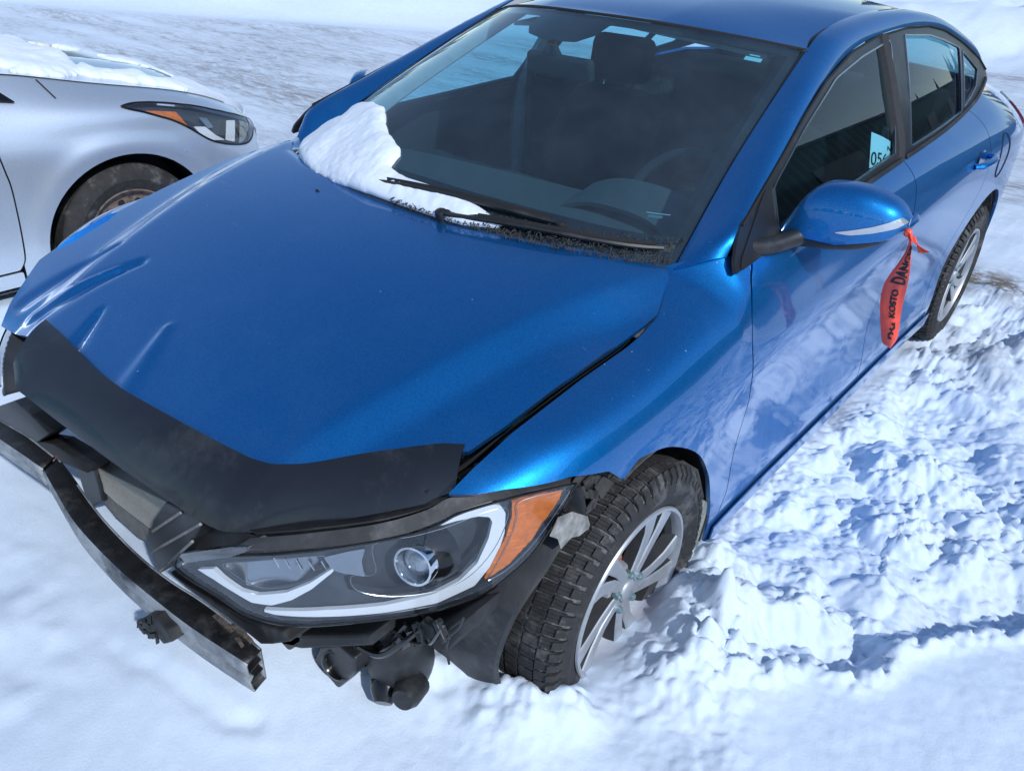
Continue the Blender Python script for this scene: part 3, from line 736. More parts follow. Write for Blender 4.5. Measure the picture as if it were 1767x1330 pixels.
# ---- hood
LEFT_EDGE = [(.672, .315), (.698, .283)]+[(0.7124, 0.2476), (0.7427, 0.1771), (0.7439, 0.1297), (0.7412, 0.061), (0.7433, -0.1168), (0.7237, -0.2787), (0.7096, -0.352), (0.7065, -0.3633)]
REAR = [(.669, .318), (.559, .245), (.456, .204), (.30, .167), (.128, .145), (0, .136), (-.128, .138), (-.218, .134), (-.436, .161), (-.587, .212), (-.655, .26), (-.685, .285)]
hood_poly = LEFT_EDGE+[(LEFT_EDGE[-1][0]-.01, LEFT_EDGE[-1][1]-.008), (.57, -.468), (.45, -.605), (.20, -.640), (0, -.658), (-.2, -.660), (-.42, -.668), (-.60, -.672), (-.66, -.62), (-.755, -.50), (-.758, -.44), (-.756, -.30), (-.751, -.10), (-.751, .05), (-.752, .12), (-.739, .20), (-.704, .27)]+REAR[::-1]
hx = np.linspace(-.77, .77, 200); hy = np.linspace(-.70, .34, 136)
HX, HY = np.meshgrid(hx, hy, indexing='ij'); HZ = hood_z(HX, HY)+hood_dent(HX, HY)
edge = sdpoly(HX, HY, hood_poly)
rear_lip = np.exp(-(np.minimum(np.abs(polyside(HX, HY, REAR)), 1)/.014)**2)
HZ = HZ-.006*rear_lip
hood = sheet('hood', np.stack([HX, HY, HZ], -1), BLUE, CAR, edge, .010, inner=DARK)
# turned edge of the bonnet along the open gap
ed = cr([(x, y, float(hood_z(x, y))) for x, y in LEFT_EDGE[2:]], 6)
lowe = ed.copy(); lowe[:, 0] -= .012; lowe[:, 2] -= .022
sheet('hood_flange', ruled(ed-np.array([0, 0, .002]), lowe, 60, 3), GLOSS, CAR, None, .003)
# ---- dark channel between bonnet and wing
fe = side_surf(np.linspace(-.45, .19, 60), [0])[:, 0]
he = resamp(cr([(x, y, float(hood_z(x, y))) for x, y in [(.74, .19)]+LEFT_EDGE[3:]+[(.665, -.45)]], 6), 60)[::-1]
A = he.copy(); A[:, 0] -= .03; A[:, 2] -= .045
B_ = fe.copy(); B_[:, 0] -= .001; B_[:, 2] -= .030
mid = (A*.45+B_*.55); mid[:, 2] += .004
B1 = fe.copy(); B1[:, 2] -= .006
P = np.stack([A, mid, B_, B1], 1)
ch = sheet('fender_channel', P[5:], GLOSS, CAR, None, .002)
mb = MB()
for yy in (-.36, -.22, -.06, .07): 
    k = int((yy+.45)/.64*59); c = mid[k]*.6+B_[k]*.4
    MB().lathe([(.0, .006), (.006, .006), (.0075, .0)], c, (.2, 0, 1), 8).build('channel_bolt', BLK, ch)
pass
strip_along(mid+np.array([-.004, 0, .003]), (0, 0, 1), .005, .006, 'channel_seal', SEAL, CAR)
# a crumpled bright tab near the rear of the gap
P = np.array([[[.728, .10, .876], [.746, .10, .872]], [[.732, .14, .886], [.748, .14, .881]], [[.735, .17, .898], [.747, .17, .893]]])
sheet('bent_tab', P, DUSTYLINER, CAR, None, .002)
# ---- bonnet deflector (broken off on the car's right)
dA = np.array([[0.7007, -0.3619, 0.8165], [0.6642, -0.3868, 0.8134], [0.5771, -0.4716, 0.794], [0.5023, -0.5536, 0.7734], [0.4536, -0.5922, 0.7672], [0.4108, -0.6053, 0.7644], [0.3572, -0.6126, 0.7625], [0.1847, -0.6308, 0.7568], [0.0141, -0.6451, 0.7498], [-0.1043, -0.6461, 0.7489], [-0.2613, -0.6347, 0.754], [-0.3997, -0.6276, 0.7551]])
dB = np.array([[0.7304, -0.4171, 0.752], [0.6746, -0.4807, 0.732], [0.5706, -0.5761, 0.695], [0.4837, -0.6602, 0.674], [0.4354, -0.6932, 0.668], [0.4027, -0.7017, 0.668], [0.3573, -0.709, 0.668], [0.119, -0.731, 0.668], [-0.1022, -0.7459, 0.672], [-0.2118, -0.7531, 0.676], [-0.2655, -0.7602, 0.682], [-0.338, -0.7317, 0.705]])
dAi = np.stack([np.interp(np.linspace(0, 11, 110), np.arange(12), dA[:, k]) for k in range(3)], 1)
dBi = np.stack([np.interp(np.linspace(0, 11, 110), np.arange(12), dB[:, k]) for k in range(3)], 1)
def smooth1(P, n=4):
    for _ in range(n):
        Q = P.copy(); Q[1:-1] = .25*P[:-2]+.5*P[1:-1]+.25*P[2:]; P = Q
    return P
dAi = smooth1(dAi, 5); dBi = smooth1(dBi, 5)
t = np.linspace(0, 1, 10)[None, :, None]
P = dAi[:, None]*(1-t)+dBi[:, None]*t
P = P+.010*(4*t*(1-t))*np.array([0.1, -.45, .9])
sheet('hood_deflector', P, DEFL, CAR, None, .004, flip=True)
dfl = CAR.children[-1] if False else bpy.data.objects['hood_deflector']
for i in ([7.8, 3.75, 1.75]):
    k = int(i/11*109); c = P[k, 5]; n = np.cross(P[k+1, 5]-P[k-1, 5], P[k, 6]-P[k, 4]); n /= np.linalg.norm(n); n = n if n[2] > 0 else -n
    MB().lathe([(.0, .004), (.007, .0035), (.0095, .001), (.0095, -.004)], c, n, 14).build('bolt', simple('scuffed_bolt', (.06, .065, .075), .5, var=.3) if 'scuffed_bolt' not in MATS else MATS['scuffed_bolt'], dfl)
# right tip of the deflector folded up
P2 = np.stack([P[-14:, 0], P[-14:, 9]], 1)
# ---- dark bay below the bonnet
bay = MB()
bay.box((0, -.12, .52), (1.16, .62, .50), taper=.92); bay.box((0, .20, .78), (1.3, .14, .22))
bay.build('engine_bay', DARK, CAR, smooth=False)
# ---- windscreen
P = WS
Sg, Tg = np.meshgrid(np.linspace(-1, 1, 65), np.linspace(0, 1, 60), indexing='ij')
windshield = sheet('windshield', P, WSGLASS, CAR, None, .004, flip=False)
# black ceramic border, with the sensor patch behind the mirror
Pf = P-np.array([0, -.55, .8])*.0055
Sd, Td = np.meshgrid(np.linspace(-1, 1, 193), np.linspace(0, 1, 120), indexing='ij')
Pd = interp2(Pf, Sd, Td)
side = np.where(Sd > 0, .050+.012*(1-Td), .016)
Dw = np.minimum(np.minimum(1-side*1.0-np.abs(Sd), (Td-.115-.02*(1-Sd**2))*.9), (.955-Td)*.9)
pat = sdpoly(Sd, Td, [(-.30, 1.0), (-.27, .885), (-.21, .845), (-.05, .82), (.10, .835), (.16, .885), (.19, 1.0)])
Dw = np.minimum(Dw, pat)
sheet('glass_border', Pd, GLOSS, windshield, Dw, .001, flip=False)
# rubber seal along its edges
for k in (0, -1):
    strip_along(P[k, ::2]+np.array([0, 0, .002]), (0, -.5, .85), .012, .005, 'windshield_seal', SEAL, CAR)
strip_along(P[::2, -1], (0, -.5, .85), .010, .003, 'windshield_seal', SEAL, CAR)
# ---- roof
ns, nt_ = 71, 70
S_, T_ = np.meshgrid(np.linspace(-1, 1, ns), np.linspace(0, 1, nt_), indexing='ij')
def roof_halfw(y): return np.interp(y, [1.0, 1.12, 1.25, 1.5, 1.75, 2.0, 2.3, 2.42], [.575, .560, .545, .526, .523, .528, .542, .55])
YR0 = ytop(.56*S_)+.004
Yr = YR0*(1-T_)+2.40*T_
Xr = S_*roof_halfw(Yr)
wtz = 1.326+.052*(1-np.abs(S_)**2.2)
Zr = roof_z(Xr, Yr); kk = sstep(.12, 0, Yr-YR0); 
zedge = roof_z(.56*S_, YR0); Zr = Zr+(wtz-zedge)*(1-sstep(0, .45, Yr-YR0))
sheet('roof', np.stack([Xr, Yr, Zr], -1), BLUE, CAR, None, .004, flip=False, inner=LINER)
for sg in (1, -1):
    ys = np.linspace(1.10, 2.40, 40); kx = np.interp(ys, Yr[-1], Xr[-1]); kz = np.interp(ys, Yr[-1], Zr[-1])
    strip_along(np.stack([sg*(kx+.008), ys, kz-.004], 1), (0, 0, 1), .022, .005, 'roof_moulding', TRIM, CAR)
# ---- rear window, boot lid, tail
rw0 = np.array([(x, 2.40-.02*x*x, float(roof_z(x, 2.40))) for x in np.linspace(-.55, .55, 30)])
rw1 = np.array([(x, 3.02-.10*(x/.58)**2, 1.115-.02*(x/.58)**2) for x in np.linspace(-.575, .575, 30)])
sheet('rear_window', ruled(rw0, rw1, 30, 12), GLASS, CAR, None, .004)
dk0 = np.array([(x, 3.03-.10*(x/.6)**2, 1.110-.02*(x/.6)**2) for x in np.linspace(-.62, .62, 30)])
dk1 = np.array([(x, 3.55-.12*(x/.6)**2, 1.00-.03*(x/.6)**2) for x in np.linspace(-.58, .58, 30)])
dk2 = dk1+np.array([0, .04, -.42]); dk2[:, 0] *= 1.2
sheet('trunk_lid', np.stack([dk0, (dk0+dk1)/2+np.array([0, 0, .02]), dk1, (dk1+dk2)/2+np.array([0, .03, 0]), dk2], 1), BLUE, CAR, None, .006)
lo = dk2*np.array([1.02, 1, 1])+np.array([0, .03, -.02]); lo2 = lo+np.array([0, -.03, -.32])
sheet('rear_bumper', ruled(lo, lo2, 30, 5), BLUE, CAR, None, .006)
# ---- side windows, frames
TRIM_OUT = [[0.4343, 1.0452], [0.6838, 1.1371], [0.8775, 1.2087], [1.0565, 1.2667], [1.2879, 1.3174], [1.5246, 1.3419], [1.8324, 1.35], [2.0698, 1.3404], [2.2671, 1.3164], [2.5243, 1.257], [2.7924, 1.1796], [2.9103, 1.1272]]
TRIM_LOW = [(2.93, 1.105), (2.753, 1.076), (2.561, 1.052), (2.066, 1.026), (1.526, 1.005), (1.142, .990), (.70, .976), (.50, .970), (.42, .965)]
g1 = [[0.6247, 1.0152], [0.6914, 1.1284], [0.8584, 1.1811], [1.1293, 1.2668], [1.3557, 1.3009], [1.6252, 1.3265], [1.5704, 1.2345], [1.4527, 1.0347], [1.0529, 1.0117]]
g1 = [(.60, 1.0), (.62, 1.09)]+[tuple(p) for p in g1[2:]]+[(.8, .998)]
g2 = [[1.7698, 1.3306], [2.0393, 1.3142], [2.2283, 1.2856], [2.4285, 1.2465], [2.2653, 1.051], [1.6009, 1.0307]]
g3 = [[2.4659, 1.2319], [2.6979, 1.1482], [2.5924, 1.0987], [2.313, 1.0587]]
gyv, gzv = np.meshgrid(np.linspace(.36, 2.98, 240), np.linspace(.955, 1.365, 60), indexing='ij')
PG = np.stack([glass_x(gyv, gzv), gyv, gzv], -1)
outer = [(.365, .957), (.372, .985), (.405, 1.022)]+TRIM_OUT+TRIM_LOW
D_out = sdpoly(gyv, gzv, outer)
D_g = [sdpoly(gyv, gzv, g) for g in (g1, g2, g3)]
Dframe = np.maximum(D_out, -np.minimum(np.minimum(D_g[0], D_g[1]), D_g[2]))
for mir in (False, True):
    F_ = (lambda p: mirx(p)) if mir else (lambda p: p)
    Pq = PG+np.array([.004, 0, .002])
    sheet('window_frame', F_(Pq), TRIM, CAR, Dframe, .008, flip=mir)
    fr = None
    for k, (g, nm) in enumerate(((g1, 'front_window'), (g2, 'rear_door_window'), (g3, 'quarter_window'))):
        w = sheet(nm, F_(PG+np.array([-.004, 0, -.002])), GLASS, CAR, D_g[k]-.006, .004, flip=mir)
        c = np.array(g); c = np.vstack([c, c[:1]]); c = resamp(c, 80)
        c3 = np.stack([glass_x(c[:, 0], c[:, 1])+.005, c[:, 0], c[:, 1]], 1)
        strip_along(F_(c3), (-1 if mir else 1, 0, .45), .006, .003, 'bright_trim', BRIGHTLINE, w)
    # door split in the B pillar and belt mouldings
    c = cr([(1.62, 1.343), (1.545, 1.2), (1.50, 1.01)], 8); c3 = np.stack([glass_x(c[:, 0], c[:, 1])+.005, c[:, 0], c[:, 1]], 1)
    strip_along(F_(c3), (-1 if mir else 1, 0, .45), .005, .0015, 'pillar_gap', SEAL, CAR)
    for a, b_ in ((.60, 1.49), (1.53, 2.86)):
        yy = np.linspace(a, b_, 30); zz = np.interp(yy, [p[0] for p in TRIM_LOW[::-1]], [p[1] for p in TRIM_LOW[::-1]])+.006
        c3 = np.stack([glass_x(yy, zz)+.006, yy, zz], 1)
        strip_along(F_(c3), (-1 if mir else 1, 0, .5), .016, .007, 'belt_moulding', BLK, CAR)
    c = np.array(outer); c = resamp(np.vstack([TRIM_OUT[0:1], TRIM_OUT]), 60); c3 = np.stack([glass_x(c[:, 0], c[:, 1])+.006, c[:, 0], c[:, 1]], 1)
    strip_along(F_(c3), (-1 if mir else 1, 0, .45), .006, .004, 'door_frame_edge', SEAL, CAR)

# ---------------------------------------------------------------- headlight, beam and what the missing bumper lays bare
LENS_P = [[0.3968, 0.6235], [0.4071, 0.6367], [0.4451, 0.6553], [0.5215, 0.6744], [0.6335, 0.6995], [0.7049, 0.712], [0.7375, 0.7236], [0.7621, 0.7428], [0.8098, 0.7518], [0.8542, 0.7499], [0.8548, 0.7357], [0.8527, 0.7068], [0.8377, 0.6288], [0.82, 0.5904], [0.8001, 0.5636], [0.7597, 0.5513], [0.7065, 0.5508], [0.6633, 0.5516], [0.6205, 0.5503], [0.5809, 0.5525], [0.533, 0.5629], [0.4857, 0.5866], [0.4334, 0.6012], [0.4023, 0.6097]]
LENS_P = [tuple(p) for p in cr(LENS_P, 4, True)]
lxs = np.linspace(.30, .90, 150); lzs = np.linspace(.44, .80, 90)
LX, LZ = np.meshgrid(lxs, lzs, indexing='ij'); LY = lampY(LX, LZ)
ln = np.stack([np.gradient(LY, lxs, axis=0)*-1, np.ones_like(LY), -np.gradient(LY, lzs, axis=1)], -1); ln /= np.linalg.norm(ln, axis=-1, keepdims=True)
LP = np.stack([LX, LY, LZ], -1)        # ln points backwards, into the lamp
Dl = sdpoly(LX, LZ, LENS_P)
def lamp_patch(name, poly, depth, mat, parent, mir, thick=.004, extra=None):
    D = np.maximum(sdpoly(LX, LZ, poly), Dl+.0015)
    dp = depth if extra is None else depth+extra
    dp = dp*np.ones_like(LX)
    P = LP+ln*dp[..., None]
    return sheet(name, mirx(P) if mir else P, mat, parent, D, thick, flip=mir)
DRL_A = [[0.7374, 0.7149], [0.7593, 0.7209], [0.7789, 0.7218], [0.7897, 0.7158], [0.7935, 0.704], [0.7936, 0.6712], [0.7884, 0.6243], [0.7753, 0.5959], [0.754, 0.5798], [0.7043, 0.5725], [0.6389, 0.574], [0.544, 0.5687], [0.5734, 0.562], [0.6403, 0.56], [0.7059, 0.5569], [0.7589, 0.5588], [0.7913, 0.5781], [0.8051, 0.6225], [0.8074, 0.6756], [0.8037, 0.717], [0.7977, 0.7343], [0.7878, 0.7421], [0.7628, 0.7371]]
DRL_B = [[0.4352, 0.6179], [0.4657, 0.6284], [0.4847, 0.616], [0.5174, 0.5996], [0.5446, 0.5963], [0.5848, 0.6069], [0.6141, 0.6269], [0.6388, 0.6543], [0.6412, 0.6497], [0.6181, 0.6157], [0.5939, 0.593], [0.5675, 0.5796], [0.5375, 0.58], [0.5037, 0.5951], [0.4688, 0.6089]]
AMBER = [[0.8072, 0.7354], [0.828, 0.7418], [0.8495, 0.7368], [0.8486, 0.7171], [0.8337, 0.6481], [0.818, 0.6082], [0.8034, 0.5904], [0.7974, 0.589], [0.8018, 0.6149], [0.8091, 0.669], [0.8098, 0.7085]]
REFL = [[0.6258, 0.6757], [0.6537, 0.6851], [0.6719, 0.6884], [0.6707, 0.6644], [0.6755, 0.6413], [0.6812, 0.6336], [0.6516, 0.6433], [0.6391, 0.651]]
REFL2 = [[0.4706, 0.6321], [0.5212, 0.6511], [0.5629, 0.6633], [0.615, 0.6735], [0.6254, 0.6537], [0.6117, 0.6369], [0.5838, 0.6158], [0.5482, 0.6038], [0.5214, 0.6051], [0.4915, 0.6179]]
BOWL = [[0.6703, 0.6919], [0.7119, 0.7007], [0.7444, 0.7106], [0.7719, 0.7247], [0.7936, 0.7262], [0.7982, 0.7029], [0.7923, 0.6455], [0.7749, 0.5996], [0.7471, 0.5826], [0.7006, 0.585], [0.6619, 0.6038], [0.6526, 0.6332], [0.6786, 0.6352]]
PROJ = [0.7199, -0.5195, 0.6476]
for mir in (False, True):
    sg = -1 if mir else 1
    lens = sheet('headlight', mirx(LP) if mir else LP, LENS, CAR, Dl, .003, flip=mir)
    dish = sstep(0, .020, -Dl)
    hs = lamp_patch('lamp_housing', LENS_P, .010, LAMPIN, lens, mir, .004, .055*dish)
    # raised inner bezel with the bowl cut into it
    Db = np.maximum(Dl+.010, -np.minimum(np.minimum(sdpoly(LX, LZ, BOWL), sdpoly(LX, LZ, REFL2)), sdpoly(LX, LZ, AMBER)))
    P = LP+ln*.022; sheet('lamp_bezel', mirx(P) if mir else P, LAMPIN, lens, Db, .02, flip=mir)
    lamp_patch('light_strip', DRL_A, .010, DRL, lens, mir, .010)
    lamp_patch('light_strip', DRL_B, .010, DRL, lens, mir, .010)
    lamp_patch('amber_reflector', AMBER, .008, AMBERM, lens, mir, .006, .0025*np.sin((LX*.8+LZ)*520)*np.sign(np.sin((LX-LZ)*300))*.4)
    lamp_patch('lamp_reflector', REFL, .012, LAMPLT, lens, mir, .004)
    lamp_patch('lamp_reflector', REFL2, .020, LAMPLT, lens, mir, .004, .014*np.abs(np.sin(LX*42)))
    pc = np.array(PROJ)+np.array([.0, .022, 0]); ax = np.array([.28, -.93, .18]); ax /= np.linalg.norm(ax)
    if mir: pc[0] *= -1; ax[0] *= -1
    mb = MB(); mb.lathe([(.031, -.03), (.031, .012), (.033, .017), (.037, .017), (.039, .012), (.039, -.03)], pc, ax, 40); mb.build('projector_ring', CHROME, lens)
    mb = MB(); mb.lathe([(0, .010), (.010, .009), (.020, .005), (.028, -.003), (.031, -.012)], pc, ax, 36); mb.build('projector_glass', LAMPLT, lens)
    mb = MB(); mb.lathe([(.039, -.004), (.052, -.022), (.060, -.045)], pc, ax, 40); mb.build('projector_shroud', GLOSS, lens)
    for poly, dp, rr in ((BOWL, .021, .0008), (REFL2, .021, .0008), (AMBER, .009, .0008)):
        c = cr(poly, 4, True); c = np.vstack([c, c[:1]]); c3 = np.stack([c[:, 0], lampY(c[:, 0], c[:, 1])+dp, c[:, 1]], 1)
        MB().tube(mirx(c3) if mir else c3, rr, 5).build('lamp_edge', LAMPLT, lens)
    for k in range(5):
        q = np.array(REFL2[1:5]).mean(0)+np.array([-.03+.016*k, -.004]); c3 = np.array([[q[0], lampY(q[0], q[1])+.021, q[1]+.010], [q[0]+.006, lampY(q[0]+.006, q[1])+.021, q[1]-.012]])
        MB().tube(mirx(c3) if mir else c3, .0018, 5).build('reflector_rib', CHROME, lens)
    # rim line of the lens
    c = np.array(LENS_P+[LENS_P[0]]); c3 = np.stack([c[:, 0], lampY(c[:, 0], c[:, 1])-.001, c[:, 1]], 1)
    c3 = resamp(c3, 160)
    if mir: c3 = mirx(c3)
    MB().tube(c3, .0022, 6).build('lens_rim', LENS if False else GLOSS, lens)
# ledge above the lamp, mounting tab at its inner end
TOPL = [[0.4996, -0.7141, 0.6802], [0.633, -0.6097, 0.7038], [0.7045, -0.5213, 0.7165], [0.7394, -0.4675, 0.7318], [0.7615, -0.4277, 0.7484], [0.809, -0.3392, 0.7588], [0.8521, -0.2482, 0.7539]]
TOPU = [[0.4996, -0.6784, 0.6826], [0.5742, -0.6257, 0.7041], [0.6633, -0.536, 0.7235], [0.7124, -0.4685, 0.7417], [0.7348, -0.4314, 0.7604], [0.7836, -0.3501, 0.7635], [0.8404, -0.2416, 0.7543]]
ledge = sheet('lamp_ledge', ruled(cr(TOPL, 6), cr(TOPU, 6), 60, 3), simple('ledge_grey', (.045, .045, .048), .6, var=.3, vscale=25, dust=.25), CAR, None, .004)
TABP = [[0.3942, -0.765, 0.6246], [0.4171, -0.765, 0.6518], [0.6099, -0.765, 0.7906], [0.6599, -0.765, 0.8228], [0.6505, -0.765, 0.8078], [0.5939, -0.765, 0.7592], [0.4268, -0.765, 0.6354]]
MB().prism(TABP, (0, .008, 0)).build('mounting_tab', tinted_glass('clear_tab', (.75, .78, .80)), lens, bevel=.001)
# ---- crash beam
tf = np.array([[0.543, -0.7465, 0.46], [0.4164, -0.7678, 0.46], [0.3052, -0.7804, 0.46], [0.1441, -0.7914, 0.46], [-0.0326, -0.7906, 0.46], [-0.1745, -0.7741, 0.462], [-0.2603, -0.7624, 0.465]])
tb = np.array([[0.5337, -0.7106, 0.462], [0.4358, -0.7142, 0.462], [0.3523, -0.7222, 0.462], [0.2597, -0.7367, 0.462], [0.1477, -0.745, 0.462], [-0.0222, -0.7421, 0.462], [-0.1968, -0.7253, 0.462], [-0.2877, -0.7193, 0.468]])
tf = resamp(cr(tf, 6), 40); tb = resamp(cr(tb, 6), 40)
hgt = np.interp(np.linspace(0, 1, 40), [0, .5, 1], [.080, .078, .062])
def beam_seg(tf, tb, hgt, name):
    n = len(tf); bf = tf.copy(); bf[:, 2] -= hgt; bf[:, 1] += .004; bb = tb.copy(); bb[:, 2] -= hgt
    # front face with a shallow rolled channel
    rows = [tb, tb*.08+tf*.92, tf*1.0]
    f1 = tf.copy(); f1[:, 2] -= hgt*.10; f1[:, 1] -= .004
    f2 = tf.copy(); f2[:, 2] -= hgt*.38; f2[:, 1] -= .003
    f3 = tf.copy(); f3[:, 2] -= hgt*.50; f3[:, 1] += .005
    f4 = tf.copy(); f4[:, 2] -= hgt*.62; f4[:, 1] -= .003
    f5 = bf.copy(); f5[:, 2] += .006; f5[:, 1] -= .004
    P = np.stack([tb, tf, f1, f2, f3, f4, f5, bf, bb, tb], 1)
    V, F = trim(P); mi = []
    o = mk(name, V, F, [BEAM, BEAMTOP], CAR, 35)
    for p in o.data.polygons:
        c = np.array(p.center)
        j = p.normal
        p.material_index = 1 if abs(j.z) > .75 else 0
    s = o.modifiers.new('wall', 'SOLIDIFY'); s.thickness = .0045; s.offset = -1
    return o, bf, bb
beam, bf, bb = beam_seg(tf, tb, hgt, 'bumper_beam')
for fr in (.34, .66):                                                   # webs that show in the cut end
    a = tf.copy(); a[:, 2] -= hgt*fr; a[:, 1] += .004; b_ = tb.copy(); b_[:, 2] -= hgt*fr; b_[:, 1] -= .003
    sheet('beam_web', ruled(a, b_, 40, 2), BEAMTOP, beam, None, .003)
endc = (tf[0]+tb[0])/2
tf2 = np.array([[-0.2674, -0.7625, 0.468], [-0.3651, -0.7723, 0.466], [-0.462, -0.7834, 0.464], [-0.6403, -0.8011, 0.462], [-0.8955, -0.8298, 0.46]])
tb2 = np.array([[-0.2925, -0.7247, 0.47], [-0.4224, -0.7315, 0.468], [-0.552, -0.7511, 0.464], [-0.7383, -0.7689, 0.462], [-1.0062, -0.7978, 0.46]])
beam2, _, _ = beam_seg(resamp(tf2, 16), resamp(tb2, 16), np.full(16, .062), 'bumper_beam')
# torn rusty edges
def shard(name, pts, r, mat, parent, seed):
    rg = np.random.default_rng(seed); mb = MB()
    for p in pts:
        q = Quaternion(rg.normal(size=3).tolist() and Vector(rg.normal(size=3)).normalized(), rg.random()*3).to_matrix()
        mb.box(p, (r*(.6+rg.random()), r*(.3+.4*rg.random()), r*(.3+.5*rg.random())), q, taper=.6)
    return mb.build(name, mat, parent, smooth=False)
kp = (tf2[0]+tb2[0]+tf[-1])/3
KR = np.array([[-0.2801, -0.7577, 0.462], [-0.2916, -0.7375, 0.462], [-0.2941, -0.7208, 0.462], [-0.2517, -0.7729, 0.462], [-0.2205, -0.7841, 0.462], [-0.2841, -0.7523, 0.462], [-0.2952, -0.7282, 0.462]])
shard('torn_metal', KR[:3]+np.array([0, -.002, .001]), .013, RUST, beam, 3)
BURN = simple('burnt_edge', (.075, .058, .05), .85, var=.7, vscale=90, bmp=.6, bscale=150)
for k, q in enumerate([[[0.4082, -0.7324, 0.468], [0.4093, -0.7235, 0.468], [0.4405, -0.721, 0.468], [0.4631, -0.7242, 0.468], [0.4621, -0.7307, 0.468], [0.441, -0.7319, 0.468]], [[0.4521, -0.7233, 0.468], [0.4534, -0.7145, 0.468], [0.4706, -0.7133, 0.468], [0.4891, -0.7107, 0.468], [0.4904, -0.7187, 0.468], [0.477, -0.7222, 0.468]], [[0.49, -0.7209, 0.468], [0.4941, -0.7115, 0.468], [0.5094, -0.7118, 0.468], [0.5105, -0.7197, 0.468]], [[0.483, -0.733, 0.468], [0.4867, -0.7259, 0.468], [0.5064, -0.7289, 0.468], [0.5065, -0.736, 0.468]]]):
    MB().prism([Vector(p) for p in q][::-1], (0, .002, -.010)).build('torn_metal', BURN, beam, smooth=False)
# tow bracket hanging on the beam face
TB_ = np.array([[0.2027, -0.8, 0.3434], [0.2475, -0.8, 0.3942], [0.2923, -0.8, 0.4376], [0.3217, -0.8, 0.4567], [0.3448, -0.8, 0.4495], [0.3649, -0.8, 0.4464], [0.3684, -0.8, 0.4209], [0.3224, -0.8, 0.3776], [0.3012, -0.8, 0.3803], [0.2646, -0.8, 0.3446], [0.2334, -0.8, 0.3368], [0.2043, -0.8, 0.3242]])
tw = MB(); tw.prism(TB_[::-1], (0, .030, 0)); tw.build('tow_bracket', DARK, beam, smooth=False, bevel=.004)
BR = np.array([[0.2422, -0.808, 0.3769], [0.2663, -0.808, 0.3792], [0.2637, -0.808, 0.4065], [0.3092, -0.808, 0.4411], [0.2984, -0.808, 0.3913], [0.2854, -0.808, 0.415], [0.3232, -0.808, 0.398]])
for k, p in enumerate(BR): shard('broken_plastic', [p], .014, BLK, beam, 30+k)
# ---- braces left of the radiator, foam guide, ribbed duct
def slab(name, px, mat, d=(0, .03, 0), parent=None, bevel=.002):
    return MB().prism([Vector(p) for p in px][::-1], d).build(name, mat, parent or CAR, smooth=False, bevel=bevel)
slab('lamp_carrier', [[-0.9065, -0.7, 0.2973], [-0.7468, -0.7, 0.3941], [-0.5833, -0.7, 0.4843], [-0.4851, -0.7, 0.4853], [-0.3789, -0.7, 0.4806], [-0.5562, -0.7, 0.3568], [-0.7181, -0.7, 0.3345], [-0.9375, -0.7, 0.2582]], BLK, (0, .06, 0))
slab('front_brace', [[-0.5625, -0.69, 0.3636], [-0.4077, -0.69, 0.4299], [-0.2677, -0.69, 0.4595], [-0.1626, -0.69, 0.4877], [-0.2158, -0.69, 0.4424], [-0.3732, -0.69, 0.3867], [-0.5119, -0.69, 0.3402], [-0.5811, -0.69, 0.3238]], DARK, (0, .05, 0))
slab('front_brace', [[-0.3554, -0.67, 0.3962], [-0.2321, -0.67, 0.4503], [-0.2286, -0.67, 0.3857], [-0.2381, -0.67, 0.3297], [-0.3204, -0.67, 0.2668], [-0.3589, -0.67, 0.2559], [-0.3582, -0.67, 0.3193]], BLK, (0, .04, 0), bevel=.005)
slab('foam_guide', [[-0.2689, -0.66, 0.422], [0.138, -0.66, 0.5382], [0.0767, -0.66, 0.4639], [-0.0007, -0.66, 0.3831], [-0.1739, -0.66, 0.3573], [-0.2714, -0.66, 0.3562]], TAN, (0, .05, 0))
slab('foam_guide', [[-0.2886, -0.655, 0.3438], [-0.1901, -0.655, 0.3449], [-0.0152, -0.655, 0.371], [-0.0506, -0.655, 0.3096], [-0.0974, -0.655, 0.291], [-0.2184, -0.655, 0.2838], [-0.2944, -0.655, 0.3071]], simple('tan_shade_board', (.14, .135, .12), .9, var=.25, vscale=60), (0, .04, 0))
DUCT = [[0.2237, -0.7, 0.6118], [0.3075, -0.7, 0.6384], [0.3826, -0.7, 0.6614], [0.3087, -0.7, 0.5662], [0.2223, -0.7, 0.4706], [0.1971, -0.7, 0.4314], [0.1009, -0.7, 0.3409], [0.0851, -0.7, 0.3785], [0.0867, -0.7, 0.4332], [0.1473, -0.7, 0.5249]]
dct = slab('air_duct', DUCT, BLK, (.01, .11, .01), bevel=.004)
for a, b_ in [[[0.1399, -0.703, 0.491], [0.2996, -0.703, 0.6355]], [[0.1029, -0.703, 0.4091], [0.3733, -0.703, 0.6522]], [[0.1209, -0.703, 0.3653], [0.322, -0.703, 0.5781]]]:
    MB().tube([a, b_], .0032, 6).build('duct_rib', simple('rib_edge', (.20, .19, .18), .7, var=.3) if 'rib_edge' not in MATS else MATS['rib_edge'], dct)
